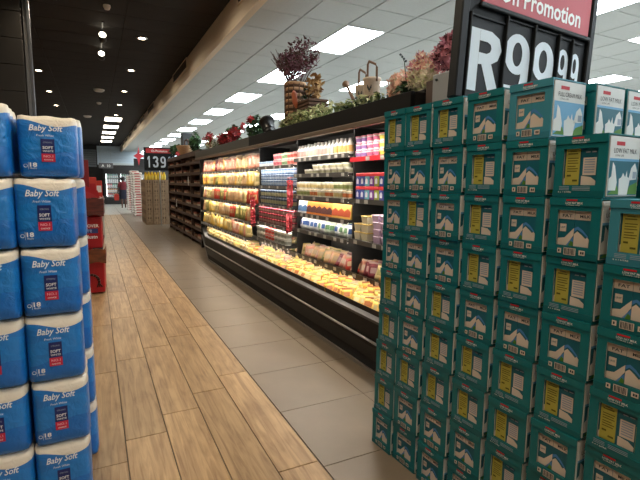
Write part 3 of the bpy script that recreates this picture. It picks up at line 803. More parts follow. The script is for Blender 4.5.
def squaretub(w, h, body, lid, nm):
    b = MB(); w1 = w*.86
    vs = [(-w1/2, -w1/2, 0), (w1/2, -w1/2, 0), (w1/2, w1/2, 0), (-w1/2, w1/2, 0), (-w/2, -w/2, h*.85), (w/2, -w/2, h*.85), (w/2, w/2, h*.85), (-w/2, w/2, h*.85)]
    b.add(vs, [(3, 2, 1, 0), (4, 5, 6, 7), (0, 1, 5, 4), (1, 2, 6, 5), (2, 3, 7, 6), (3, 0, 4, 7)], mat('sq_'+nm, body, .4))
    return b.mesh('tub'), MB().bbox(-w*.53, w*.53, -w*.53, w*.53, h*.85, h, .004, mat('sqlid_'+nm, lid, .35)).mesh('lid')
RSC = random.Random(77)
def item(name, pair, loc, label, cat, group, rot=0):
    o = put(name, pair[0], None, loc, (0, 0, rot+(RSC.uniform(-.08, .08) if 'square' in label else RSC.uniform(0, 6)))); q_ = RSC.uniform(.93, 1.0) if 'stack' not in label and 'tier' not in label else 1; o.scale = (q_, q_, q_); tag(o, label, cat, group); put('cap' if name.endswith('bottle') else 'lid', pair[1], o, (0, 0, 0)); return o
# section 4, top shelf: three tiers of pink/lilac pots
POTS = [tub(.040, .062, (.75, .70, .72), (.85, .25, .35), 'pinkpot', (.62, .16, .30)), tub(.040, .062, (.78, .76, .66), (.85, .30, .35), 'yelpot', (.72, .62, .12)), tub(.040, .062, (.74, .72, .78), (.80, .25, .35), 'lilpot', (.34, .20, .50))]
PN = ['pink banded yoghurt pot', 'yellow banded yoghurt pot', 'lilac banded yoghurt pot']
for tier in range(3):
    y = SEC4[0]+.07; c = 0
    while y < SEC4[1]:
        k = (0, 2, 1, 0, 2)[(c//2) % 5]
        item('yoghurt_pot', POTS[k], (2.17, y, 1.677+tier*.0635), '%s in the three-tier stack on the near top shelf' % PN[k], 'yoghurt pot', '%s on the near top shelf' % PN[k]); y += .096; c += 1
# section 4, shelf 2: purple/blue/green juice packs with red caps, two tiers
JU = []
for nm, colr in (('blue', (.06, .08, .35)), ('purple', (.20, .05, .30)), ('green', (.34, .40, .06)), ('aqua', (.15, .42, .52))):
    b = MB().bbox(-.04, .04, -.036, .036, 0, .085, .005, mat('ju_'+nm, colr, .4)); b.bbox(-.0405, .0405, -.0365, .0365, .085, .115, .004, mat('ju_red', (.70, .05, .07), .4))
    b.poly([(-.0412, -.018, .02), (-.0412, -.018, .055), (-.0412, 0, .07), (-.0412, .018, .055), (-.0412, .018, .02)][::-1], mat('ju_blob', (.75, .75, .85), .4))
    JU.append((nm, b.mesh('carton')))
for tier in range(2):
    y = SEC4[0]+.06; c = 0
    while y < SEC4[1]:
        nm, me = JU[(0, 0, 2, 1, 3)[c % 5]]
        o = prod('dessert_carton', me, (2.17, y, 1.309+tier*.117), (0, 0, 0), '%s dessert carton with red top in the two-tier block' % nm, 'carton', '%s dessert cartons with red tops' % nm); y += .076; c += 1
# small white tubs behind the juice top
WT = tub(.05, .06, (.78, .76, .68), (.82, .80, .72), 'cream', (.70, .66, .45))
for i in range(5): item('cheese_tub', WT, (2.36, SEC4[0]+.45+i*.115, 1.309), 'white cheese tub behind the red-topped cartons', 'tub', 'white tubs behind the red-topped cartons')
# section 4, shelf 3: lilac square tubs stack, cream tubs, boxes
LT = squaretub(.11, .06, (.62, .46, .66), (.70, .56, .74), 'lilac')
for c in range(2):
    for t in range(4 if c == 0 else 4): item('spread_tub', LT, (2.18, 3.10+.13*c+(.0 if t < 3 else .02), .943+t*.0605), 'lilac square spread tub in the tall stack by the milk', 'tub', 'lilac square tubs in the near stack')
YT = squaretub(.10, .075, (.80, .74, .55), (.80, .62, .20), 'cream_gold')
for c in range(2):
    for t in range(3 if c == 0 else 2): item('spread_tub', YT, (2.17, 3.42+.12*c, .943+t*.0755), 'cream square tub with gold lid in the near chiller section', 'tub', 'cream tubs with gold lids')
GB = MB().bbox(-.05, .05, -.05, .05, 0, .09, .004, mat('box_grey', (.45, .47, .50), .5)).box(-.052, -.05, -.03, .03, .02, .07, mat('box_grey_print', (.1, .2, .35), .5)).mesh('carton')
for c in range(4): prod('dairy_box', GB, (2.32, 3.0+c*.12, .943), (0, 0, 0), 'grey dairy box with blue print behind the lilac tubs', 'box', 'grey dairy boxes behind the lilac tubs')
# section 3
BT = [bottle(.034, .155, (.80, .76, .74), (.75, .72, .70), 'w', (.60, .30, .28)), bottle(.034, .155, (.78, .74, .70), (.75, .72, .70), 'o', (.70, .40, .15)), bottle(.034, .155, (.74, .76, .74), (.70, .72, .70), 'g', (.42, .46, .38))]
BN = ['red banded drinking yoghurt bottle', 'orange banded drinking yoghurt bottle', 'grey banded drinking yoghurt bottle']
y = SEC3[0]+.06; c = 0
while y < SEC3[1]:
    k = 1 if y < 4.0 else (0, 2)[(c//3) % 2]
    item('yoghurt_bottle', BT[k], (2.15, y, 1.722), '%s on the top shelf above the white tubs' % BN[k], 'bottle', '%s on the top shelf' % BN[k]); y += .083; c += 1
TT = tub(.055, .05, (.82, .80, .74), (.84, .82, .76), 'whitetub', (.62, .60, .42))
for t in range(2):
    for c in range(8 if t == 0 else 6): item('cottage_cheese_tub', TT, (2.18, SEC3[0]+.12+c*.13+t*.06, 1.547+t*.0505), 'low white cottage cheese tub on the second shelf, middle section', 'tub', 'low white tubs on the second shelf')
GT = [tub(.042, .08, (.74, .74, .60), (.80, .76, .62), 'gj', (.30, .36, .14)), tub(.042, .08, (.78, .70, .58), (.80, .68, .50), 'oj', (.66, .22, .08)), tub(.042, .08, (.80, .78, .70), (.82, .80, .72), 'cj', (.72, .60, .30))]
GN = ['green banded dip tub', 'orange banded dip tub', 'cream banded dip tub']
for t in range(2):
    y = SEC3[0]+.05; c = 0
    while y < SEC3[1]:
        k = rg.choice((0, 1, 2)) if c % 2 == 0 else k
        item('dip_tub', GT[k], (2.16, y, 1.302+t*.0805), '%s on the third shelf of the middle section' % GN[k], 'tub', '%s on the third shelf' % GN[k]); y += .092; c += 1
def slab(nm, c1, c2): return MB().bbox(-.02, .02, -.055, .055, 0, .14, .003, mat('slab_'+nm, c1, .4)).poly([(-.0212, -.05, .02), (-.0212, -.05, .07), (-.0212, .0, .10), (-.0212, .05, .07), (-.0212, .05, .02)][::-1], mat('slab2_'+nm, c2, .4)).mesh('carton')
SL = [('orange', slab('or', (.75, .24, .05), (.12, .05, .05))), ('amber', slab('am', (.78, .48, .12), (.5, .1, .05))), ('white', slab('wh', (.72, .74, .76), (.12, .25, .5)))]
for c in range(10):
    y = SEC3[0]+.08+c*.122
    nm, me = SL[1 if c < 3 else (0 if c < 8 else 2)]
    prod('snack_box', me, (2.15, y, 1.107), (0, RAD(8), RAD(rg.uniform(5, 20))), '%s snack box on the fourth shelf of the middle section' % nm, 'box', '%s snack boxes on the fourth shelf' % nm)
PP = [('white and blue', pouch(.10, .13, .05, (.72, .74, .76), (.05, .12, .35), 'wb')), ('grey green', pouch(.10, .13, .05, (.55, .60, .52), (.12, .25, .12), 'gg'))]
for q in range(2):
    for c in range(13):
        y = SEC3[0]+.05+c*.096
        nm, me = PP[0 if (c > 7 or c % 3 == 0) else 1]
        prod('dairy_pouch', me, (2.17+q*.09, y, .925), (0, RAD(12), RAD(rg.uniform(-10, 40))), '%s dairy pouch on the fifth shelf of the middle section' % nm, 'food packet', '%s dairy pouches on the fifth shelf' % nm)
# section 2
TS = [tub(.045, .075, (.35, .48, .68), (.30, .45, .70), 'bl', (.70, .75, .80)), tub(.045, .08, (.74, .50, .50), (.70, .25, .30), 'pk', (.60, .15, .20)), tub(.045, .08, (.70, .74, .66), (.5, .62, .45), 'gr', (.25, .42, .22)), tub(.045, .08, (.76, .56, .55), (.75, .40, .40), 'rr', (.68, .18, .15))]
TN = ['blue topped yoghurt tub', 'pink topped yoghurt tub', 'green topped yoghurt tub', 'red banded yoghurt tub']
y = SEC2[0]+.06; c = 0
while y < SEC2[1]:
    k = (3, 3, 3, 2, 2, 1, 1, 1, 0, 0, 0, 0, 0, 0)[min(c, 13)]
    for t in range(2 if c < 8 else 1): item('yoghurt_tub', TS[k], (2.17, y, 1.662+t*.0765), '%s on the top shelf beside the bottles' % TN[k], 'tub', '%s on the top shelf' % TN[k])
    y += .096; c += 1
BC = tub(.042, .074, (.10, .19, .42), (.40, .48, .60), 'navycup', (.38, .50, .68), 10)
DCU = tub(.042, .10, (.05, .075, .12), (.14, .19, .28), 'darkcup', (.30, .30, .18), 10)
RCU = tub(.042, .070, (.20, .05, .06), (.62, .07, .12), 'redcup', (.34, .22, .2), 10)
for z, x, hh, n, pr, nm in ((1.405, 2.12, .0745, 3, BC, 'navy cup with pale blue lid'), (1.15, 2.11, .1005, 2, DCU, 'near-black dessert cup'), (.90, 2.08, .0705, 3, RCU, 'dark cup with red lid')):
    for t in range(n):
        y = SEC2[0]+.09
        while y < SEC2[1]-.03:
            item('dessert_cup', pr, (x+.058, y, z+.001+t*hh), '%s in the %s of its stacked tiers, middle chiller section' % (nm, ('lowest', 'second', 'third')[t]), 'cup', '%ss, %s tier' % (nm, ORD[t])); y += .097
WR = [tub(.05, .078, (.70, .70, .66), (.60, .60, .56), 'wgrey', (.3, .32, .28)), tub(.05, .078, (.72, .60, .55), (.68, .08, .08), 'wred', (.66, .10, .08))]
for z, x in ((.7695, 2.02), (.69, 2.02)):
    for c in range(10):
        k = 1 if 3 < c < 7 else 0
        item('spread_tub', WR[k], (x+.06, SEC2[0]+.12+c*.115, z+.001), ('white tub with grey lid on the low shelves under the red-lidded cups', 'white tub with red lid on the low shelves under the red-lidded cups')[k], 'tub', ('grey lidded', 'red lidded')[k]+' tubs on the low shelves')
# red ribbon bows hanging at the section ends
ribm = mat('red_ribbon', srgb(206, 70, 84), .5)
def ribbon(x, y, z, h, lab):
    b = MB(); rr = random.Random(int(y*100))
    n = int(h/.035)
    for i in range(n):
        for q in range(3):
            a = rr.uniform(0, 6.28); zz = z+i*.035+rr.uniform(-.01, .01); r = rr.uniform(.03, .05)
            p = [(x+cos(t)*r*.6, y+sin(t)*r*cos(a), zz+sin(t)*r*sin(a)) for t in [k*2*pi/7 for k in range(8)]]
            w = .012
            b.add([(u[0]-w, u[1], u[2]) for u in p]+[(u[0]+w, u[1], u[2]+.006) for u in p], [(k, k+1, k+9, k+8) for k in range(7)], ribm, True)
    return tag(b.build('ribbon_garland'), lab, 'ribbon')
ribbon(2.06, 4.98, 1.18, .36, 'curled red ribbon garland beside the navy cups, near end')
ribbon(2.05, 4.98, .88, .22, 'curled red ribbon garland beside the red-lidded cups, near end')
ribbon(2.04, 6.33, .86, .40, 'curled red ribbon garland beside the red-lidded cups, far end')

# ================================================================== ON TOP OF THE CHILLER
def core(b, c, ext, m, k=.72):
    n = 10
    for j in range(6):
        pass
    prof = [(sin(t)*1.0, -cos(t)) for t in [pi*i/7 for i in range(8)]]
    M = T(*c) @ Matrix.Diagonal((ext[0]*k, ext[1]*k, ext[2]*k, 1))
    return b.lathe([(max(r, .001), z) for r, z in prof], n, m, M, cap=False)
def leafset(b, c, ext, n, size, mats, seed, droop=0, shape='leaf', zmin=.01):
    rr = random.Random(seed)
    for i in range(n):
        while True:
            u = Vector((rr.uniform(-1, 1), rr.uniform(-1, 1), rr.uniform(-1, 1)))
            if u.length < 1: break
        p = Vector((c[0]+u.x*ext[0], c[1]+u.y*ext[1], c[2]+u.z*ext[2]))
        p.z = max(p.z, zmin+size*.9)
        M = T(*p) @ Euler((rr.uniform(-1.3, 1.3), rr.uniform(-1.3, 1.3), rr.uniform(0, 6.28))).to_matrix().to_4x4()
        s = size*rr.uniform(.6, 1.25)
        if shape == 'leaf': b.add([(0, -s, 0), (s*.42, -s*.2, s*.12), (0, s, 0), (-s*.42, -s*.2, s*.12), (0, 0, -s*.05)], [(0, 1, 4), (1, 2, 4), (2, 3, 4), (3, 0, 4)], rr.choice(mats), False, M)
        else:
            for k in range(5):
                b.add([(0, 0, 0), (s*.5, s*.25, s*.2), (s, 0, s*.3), (s*.5, -s*.25, s*.2)], [(0, 1, 2, 3)], rr.choice(mats), False, M @ RZ(k*1.2566))
    return b
g1 = mat('ivy_green', srgb(120, 138, 84), .6); g2 = mat('ivy_pale', srgb(208, 210, 160), .6); g3 = mat('leaf_dark', srgb(36, 62, 34), .6); g4 = mat('leaf_mid', srgb(58, 96, 48), .6)
fw1 = mat('dried_plum', srgb(96, 48, 58), .8); fw2 = mat('dried_mauve', srgb(138, 92, 104), .8); fw3 = mat('dried_brown', srgb(88, 66, 56), .8)
pk1 = mat('petal_peach', srgb(232, 184, 162), .7); pk2 = mat('petal_cream', srgb(238, 228, 206), .7); pk3 = mat('petal_rose', srgb(198, 128, 142), .7)
rd1 = mat('petal_red', srgb(176, 36, 40), .6); rd2 = mat('petal_deep_red', srgb(122, 20, 30), .6); wh1 = mat('petal_white', srgb(226, 222, 216), .6)
wheat = mat('dried_wheat', srgb(178, 142, 92), .8)
wick = mat('wicker', srgb(190, 150, 112), .8, noise=.25, scale=60)
wick_d = mat('wicker_dark', srgb(88, 62, 44), .8)
PT = 2.105          # top of the chiller canopy rim
PX = 2.24
# shelf board that carries the decoration
tb = MB().box(2.10, 2.72, YN, 10.1, 2.085, PT, black).build('canopy_top', ch)
# tall wicker basket
bs = empty('wicker_basket', (PX+.02, 5.30, PT)); tag(bs, 'tall woven wicker basket holding plum dried flowers', 'basket')
bb = MB()
for i in range(15):
    z = i*.035; bb.lathe([(.115+.0*i, z), (.127, z+.009), (.127, z+.024), (.115, z+.034)], 16, wick if i % 2 else wick_d, cap=(i == 0))
bb.build('weave', bs)
for k in range(12):
    a = k*pi/6; MB().tube([(cos(a)*.126, sin(a)*.126, 0), (cos(a)*.128, sin(a)*.128, .53)], .006, 5, wick_d).build('stake', bs)
MB().lathe([(.12, .52), (.135, .53), (.135, .55), (.115, .55)], 16, wick, cap=False).build('rim', bs)
fl_ = empty('dried_flowers', (PX+.02, 5.30, PT+.53)); tag(fl_, 'bunch of plum and mauve dried flowers in the tall basket', 'flowers')
st = MB(); rr = random.Random(2)
for i in range(34):
    a = rr.uniform(0, 6.28); r = rr.uniform(.1, .34); st.tube([(cos(a)*.04, sin(a)*.04, -.1), (cos(a)*r*.6, sin(a)*r*.6, .18), (cos(a)*r, sin(a)*r, rr.uniform(.22, .42))], .0035, 4, fw3)
st.build('stems', fl_)
leafset(MB(), (.0, -.20, .30), (.20, .27, .20), 520, .028, [fw2, fw3, fw1], 5).build('foliage', fl_)
leafset(MB(), (.0, .18, .30), (.16, .24, .14), 230, .032, [fw1, fw1, fw2], 6, shape='petal').build('blossoms', fl_)
leafset(MB(), (-.05, 0, .14), (.14, .16, .12), 140, .032, [fw1, fw2], 7, shape='petal').build('blossoms', fl_)
# open crate with wheat
cr = empty('flower_crate', (PX+.03, 4.86, PT)); tag(cr, 'small brown basket box with dried wheat and orange ribbon', 'basket')
b = MB()
for i in range(7):
    z = .0+i*.04; b.bbox(-.12, .12, -.20, .22, z, z+.03, .004, wick_d)
b.build('weave', cr)
leafset(MB(), (0, -.08, .42), (.09, .15, .14), 90, .055, [wheat, wheat, mat('wheat_dark', srgb(140, 100, 60), .8)], 12).build('wheat_ears', cr)
leafset(MB(), (0, .05, .33), (.10, .13, .10), 70, .04, [g3, fw3], 13).build('foliage', cr)
MB().tube([(-.12, .22, .40), (-.14, .16, .36), (-.145, .12, .26), (-.14, .10, .20)], [.02, .035, .03, .012], 8, mat('orange_ribbon', srgb(190, 100, 60), .6)).build('ribbon', cr)
# ivy garland
iv = empty('ivy_garland', (0, 0, 0)); tag(iv, 'pale variegated ivy garland trailing along the chiller top', 'ivy')
b = MB(); leafset(b, (2.16, 4.62, PT+.07), (.07, .92, .10), 420, .034, [g1, g2, g2], 21, zmin=PT); leafset(b, (2.10, 5.0, PT+.05), (.05, .5, .13), 160, .034, [g1, g2, g2], 22, zmin=PT); leafset(b, (2.12, 3.55, PT+.05), (.03, .42, .05), 150, .03, [g1, g3, g2], 23, zmin=PT)
b.build('leaves', iv)
MB().tube([(2.16, 5.5, PT+.02), (2.15, 5.0, PT+.05), (2.17, 4.4, PT+.03), (2.16, 3.7, PT+.04), (2.17, 3.25, PT+.02)], .008, 5, g3).build('stem', iv)
# watering cans
canm = mat('can_cream', srgb(218, 198, 176), .55, noise=.12, scale=20); rust = mat('can_rust', srgb(120, 92, 70), .55, .3)
def watering_can(x, y, r, h, lab, spout=True):
    o = empty('watering_can', (x, y, PT)); tag(o, lab, 'watering can', 'cream watering cans on the chiller')
    MB().lathe([(r*.76, 0), (r*.78, .02), (r*.96, h*.92), (r, h*.93), (r, h), (r*.9, h), (r*.86, h*.8)], 20, canm).build('body', o)
    MB().tube([(0, r*.92, h*.85), (0, r*.92, h+.13), (0, r*.65, h+.155), (0, -r*.6, h+.11), (0, -r*.9, h+.08), (0, -r*.92, h*.85)], .010, 8, rust).build('handle', o)
    b = MB()
    for q in range(5):
        yy = -.02+q*.008; zz = h*.5+abs(q-2)*.014
        b.box(-r*.99, -r*.93, yy, yy+.006, zz, zz+.03, ink, RZ(RAD(40)))
    b.build('emblem', o)
    if spout:
        MB().tube([(0, r*.8, .03), (0, r+.06, .10), (0, r+.22, .29)], [.024, .019, .012], 10, rust).build('spout', o)
        MB().lathe([(.012, 0), (.036, .04), (.034, .048)], 14, rust, T(0, r+.215, .285) @ RX(RAD(-52))).build('rose', o)
    return o
watering_can(PX+.02, 3.72, .070, .235, 'cream watering can with brass rose, left of the pair')
watering_can(PX-.03, 3.48, .080, .25, 'larger cream watering can with tall handle, right of the pair', False)
o = MB().lathe([(.0, -.01), (.04, -.012), (.055, 0), (.05, .012), (.0, .014)], 16, mat('dark_iron', (.05, .05, .05), .6), T(0, 0, 0) @ RX(RAD(90)) @ RY(0)).build('iron_rose', None, (PX, 3.27, PT+.075), (0, 0, RAD(60))); tag(o, 'round dark watering can rose beside the larger can', 'ornament')
# hydrangeas
hy = empty('hydrangea_bunch', (PX, 2.8, PT)); tag(hy, 'large bunch of peach, cream and rose artificial hydrangeas', 'flowers')
leafset(core(MB(), (0, .30, .10), (.10, .12, .13), pk1), (0, .30, .10), (.10, .12, .13), 260, .032, [pk1, pk1, pk2], 31, shape='petal').build('blossoms', hy)
leafset(core(MB(), (0, .02, .18), (.10, .16, .13), pk1), (0, .02, .18), (.10, .16, .13), 260, .034, [pk1, pk2, pk3], 32, shape='petal').build('blossoms', hy)
leafset(core(MB(), (-.02, -.02, .09), (.12, .13, .09), pk2), (-.02, -.02, .09), (.12, .13, .09), 220, .034, [pk2, pk2, g2], 33, shape='petal').build('blossoms', hy)
leafset(core(MB(), (0, -.28, .22), (.10, .14, .14), pk3), (0, -.28, .22), (.10, .14, .14), 260, .034, [pk3, pk3, fw1], 34, shape='petal').build('blossoms', hy)
leafset(MB(), (-.05, .14, .06), (.08, .08, .08), 40, .05, [g3, g4], 35).build('foliage', hy)
b = MB()
b.tube([(0, .22, .1), (0, .26, .30), (0, .30, .36)], .004, 5, g3)
for q in range(4): b.lathe([(.0, -.012), (.012, 0), (0, .012)], 8, ink, T(0, .24+q*.025, .30+q*.022), cap=False)
b.build('berry_sprig', hy)
gb = MB().bbox(2.06, 2.5, 2.28, 2.50, 1.86, 2.17, .01, mat('grey_metal_box', (.34, .36, .38), .45, .3)).lathe([(.008, 0), (.008, .01)], 8, ink, T(2.06, 2.45, 2.13) @ RY(RAD(-90))).build('metal_box'); tag(gb, 'grey metal box mounted at the near top end of the chiller', 'box')
# poinsettias, pots and greenery further along
def plant(name, y, lab, cat, z=PT, parts=(), x=PX):
    o = empty(name, (x, y, z)); tag(o, lab, cat)
    for (pn, c, ext, n, s, ms, sh) in parts: leafset(MB(), c, ext, n, s, ms, int(y*100)+n, shape=sh).build(pn, o)
    return o
o = empty('tilted_pot', (PX, 6.15, PT+.03), (RAD(-35), 0, 0)); tag(o, 'black plant pot lying tilted on the chiller top', 'plant pot')
MB().lathe([(.075, 0), (.10, .20), (.11, .20), (.11, .23), (.098, .23), (.09, .05)], 18, black).build('pot', o)
MB().lathe([(.001, .20), (.095, .205)], 16, mat('soil', (.04, .03, .02), .9), cap=False).build('soil', o)
p = plant('poinsettia', 6.75, 'leafy green plant with two red blooms beside the tilted black pot', 'plant', parts=(('foliage', (0, -.02, .17), (.14, .32, .17), 230, .06, [g3, g4], 'leaf'), ('bloom', (-.08, .02, .27), (.04, .07, .06), 22, .05, [rd1], 'petal'), ('bloom', (-.08, .42, .22), (.02, .04, .07), 10, .05, [rd1], 'petal')))
p = plant('poinsettia', 8.0, 'low spreading red poinsettia arrangement above the far fascia', 'plant', parts=(('bloom', (-.08, .25, .10), (.08, .40, .10), 70, .07, [rd1, rd2], 'petal'), ('bloom', (-.08, -.35, .14), (.08, .22, .09), 50, .07, [rd1, rd2], 'petal'), ('foliage', (0, .1, .20), (.1, .5, .14), 110, .07, [g3, g4], 'leaf')))
p = plant('flower_bunch', 9.1, 'bunch of white and green artificial flowers on the chiller', 'flowers', parts=(('bloom', (-.04, 0, .17), (.08, .25, .10), 40, .05, [wh1], 'petal'), ('foliage', (0, 0, .10), (.08, .35, .12), 100, .06, [g3, g1], 'leaf')))
p = plant('flower_bunch', 9.75, 'round bunch of deep red flowers with pale leaves by the far post', 'flowers', parts=(('bloom', (-.04, 0, .22), (.09, .30, .15), 40, .06, [rd2, rd1], 'petal'), ('foliage', (0, 0, .12), (.1, .34, .14), 140, .05, [g1, g2, pk2], 'leaf')))

# ================================================================== DARK WOODEN RACK BEYOND THE CHILLER
dw = mat('dark_wood', srgb(74, 54, 44), .55, noise=.2, scale=12, stretch=(1, .2, 1))
dw2 = mat('darker_wood', srgb(44, 32, 27), .6)
rk = empty('wooden_rack', (2.12, 10.24, 0)); tag(rk, 'tall dark wooden rack of jars beyond the chiller', 'shelf unit')
RL = 4.9
MB().box(.35, .38, 0, RL, 0, 2.1, dw2).build('back_panel', rk)
for i in range(8):
    z = .10+i*.255
    MB().bbox(0, .35, 0, RL, z-.02, z, .003, dw).build('shelf', rk)
    MB().bbox(-.012, 0, 0, RL, z-.025, z+.045, .003, dw).build('shelf_lip', rk)
for i in range(5):
    y = i*RL/4
    MB().bbox(-.006, .35, y-.02, y+.02, 0, 2.1, .003, dw).build('upright', rk)
MB().bbox(-.02, .4, -.03, RL+.03, 2.05, 2.16, .005, dw).build('top_board', rk)
JR = [tub(.05, .12, (.35, .06, .03), (.10, .05, .03), 'jarred', (.5, .42, .3)), tub(.05, .12, (.16, .07, .03), (.06, .04, .03), 'jarbrown', (.3, .2, .12)), tub(.05, .12, (.50, .18, .10), (.35, .08, .06), 'jarorange', (.55, .5, .4))]
JN = ['red', 'brown', 'orange']
rj = random.Random(9)
for i in range(8):
    z = .10+i*.255
    y = 10.24+.14; c = 0
    k = 1
    while y < 10.24+RL-.1:
        if abs(((y-10.24) % (RL/4))) < .08 or abs(((y-10.24) % (RL/4))-RL/4) < .08: y += .1; continue
        if c % 4 == 0: k = rj.choice((0, 1, 1, 2, 1))
        c += 1
        if rj.random() < .75: item('jar', JR[k], (2.12+.075, y, z+.001), '%s jar on the %s shelf up of the dark wooden rack' % (JN[k], ORD[i]), 'jar', '%s jars on the wooden rack, %s shelf up' % (JN[k], ORD[i]))
        y += .16
wt_ = MB().bbox(-.004, 0, 0, .07, 0, .22, .001, white_p)
wme = wt_.mesh('notice')
for n, (y, z) in enumerate(((11.6, 1.36), (13.5, .74))): tag(put('notice_card', wme, None, (2.095, y, z)), ('small white notice on an upper shelf of the wooden rack', 'small white notice on a lower shelf of the wooden rack')[n], 'notice')
# baskets and greenery on the rack
o = empty('wicker_basket', (2.3, 12.9, 2.16)); tag(o, 'low brown wicker basket lying on the wooden rack', 'basket')
MB().lathe([(.16, 0), (.26, .22), (.27, .25), (.24, .25), (.18, .05)], 18, wick, ey=1.5).build('weave', o)
MB().tube([(0, -.35, .22), (0, -.2, .42), (0, .2, .42), (0, .35, .22)], .014, 6, wick_d).build('handle', o)
plant('leafy_plant', 11.7, 'upright leafy green plant on the wooden rack', 'plant', 2.16, (('foliage', (0, 0, .26), (.12, .26, .24), 160, .08, [g3, g4], 'leaf'), ('flowers', (0, .3, .15), (.1, .2, .12), 30, .06, [pk2, wh1], 'petal')), 2.3)
plant('leafy_plant', 14.4, 'bushy dark green plant at the far end of the wooden rack', 'plant', 2.16, (('foliage', (0, 0, .22), (.2, .55, .18), 220, .09, [g3, g4], 'leaf'), ('flowers', (-.1, -.6, .05), (.05, .2, .08), 12, .06, [rd1], 'petal')), 2.3)
o = MB().bbox(2.6, 2.9, 15.2, 15.6, 0, 3.0, .01, mat('slate_column', (.06, .065, .07), .7)).build('column'); tag(o, 'slate grey square column behind the wooden rack', 'column')

# ================================================================== FAR AISLE
cardm = mat('brown_carton', srgb(150, 126, 100), .7, noise=.06, scale=10); cardp = mat('carton_print', srgb(92, 70, 52), .7)
bxm = MB().bbox(0, .225, 0, .30, 0, .30, .006, cardm)
bxm.box(.03, .195, -.001, 0, .145, .152, cardp).box(.085, .14, -.001, 0, .03, .10, cardp).box(.06, .165, -.001, 0, .19, .25, cardp).box(-.001, 0, .08, .22, .06, .2, cardp)
bxme = bxm.mesh('cardboard_box')
tape = MB().box(.10, .125, -.0015, 0, .0, .30, mat('packing_tape', srgb(176, 150, 116), .35)).mesh('tape')
for r in range(5):
    for c in range(4):
        for d in range(5):
            if c > 0 and d > 0: continue
            o = put('cardboard_box', bxme, None, (1.52+c*.235, 16.3+d*.31, r*.302)); tag(o, 'brown oil carton, %s layer up, %s column from the aisle, %s from the front' % (ORD[r], ORD[c], ORD[d]), 'box', 'stacked cartons of cooking oil'); put('tape', tape, o)
oil = bottle(.042, .27, (.80, .52, .02), (.75, .5, .05), 'oil', (.80, .62, .10))
for c in range(7):
    for d in range(3): item('oil_bottle', oil, (1.57+c*.098, 16.36+d*.11, 1.511), 'yellow cooking oil bottle standing on the brown cartons', 'bottle', 'yellow oil bottles on the cartons')
sg = empty('price_board', (1.47, 15.75, 1.80)); tag(sg, 'distant black price board reading 139 above the yellow oil bottles', 'price sign')
MB().bbox(0, .95, 0, .03, 0, .74, .008, bd).build('panel', sg)
MB().bbox(.06, .89, -.01, 0, .56, .70, .004, mat('red_header_far', srgb(200, 40, 46), .4)).build('header', sg)
MB().text('On Promotion', .5, .07, whiteprint, T(.47, -.012, .63), .02).build('header_lettering', sg)
for ch_, x0, x1, z1 in (('1', .08, .22, .47), ('3', .25, .45, .47), ('9', .48, .68, .47), ('9', .73, .83, .47), ('9', .84, .93, .47)):
    glyph(MB(), ch_, x1-x0-.03, .36 if x1-x0 > .12 else .2, digm, (x0+x1)/2, -.004, .28 if x1-x0 > .12 else .36).build('digit', sg)
MB().tube([(.47, .05, -1.80), (.47, .05, .7)], .016, 8, steel).build('pole', sg)
# white sacks with red print
sackw = mat('sack_white', srgb(206, 198, 190), .6); sackr = mat('sack_red', srgb(168, 64, 58), .6)
skb = MB().bbox(0, .40, 0, .34, 0, .105, .03, sackw).box(.10, .30, -.001, .0, .03, .075, sackr).box(-.001, 0, .08, .26, .03, .075, sackr)
skme = skb.mesh('sack')
for (x, y, n, lab) in ((1.42, 20.4, 17, 'front'), (1.48, 22.6, 18, 'second'), (1.46, 24.9, 16, 'third')):
    for i in range(n): tag(put('maize_sack', skme, None, (x+random.uniform(-.02, .02), y, i*.1075)), 'white sack with red print, %s stack past the oil cartons, %s from the floor' % (lab, ORD[i]), 'sack', 'white sacks in the %s stack' % lab)
# hanging red arrow sign and dark header
o = empty('hanging_sign', (1.72, 24.0, 2.05)); tag(o, 'red star-shaped hanging sign with pink strip over the far aisle', 'sign')
redst = mat('red_star', srgb(196, 44, 56), .5)
st_ = []
for k in range(8):
    a = k*pi/4; r = .34 if k % 2 == 0 else .13
    st_.append((.28+r*sin(a)*.7, 0, .62+r*cos(a)*1.35))
b = MB(); n = len(st_)
b.add(st_+[(x, .02, z) for x, y, z in st_], [tuple(range(n)), tuple(range(2*n-1, n-1, -1))]+[(k, (k+1) % n, n+(k+1) % n, n+k) for k in range(n)], redst)
b.build('star', o)
MB().bbox(.45, 1.5, 0, .02, .55, .68, .004, mat('pink_strip', srgb(196, 120, 130), .5)).build('strip', o)
MB().tube([(.3, .01, .9), (.3, .01, 1.32)], .006, 6, steel).build('cable', o)
MB().bbox(.05, 1.05, .03, .06, .06, .50, .005, black).build('header_board', o)
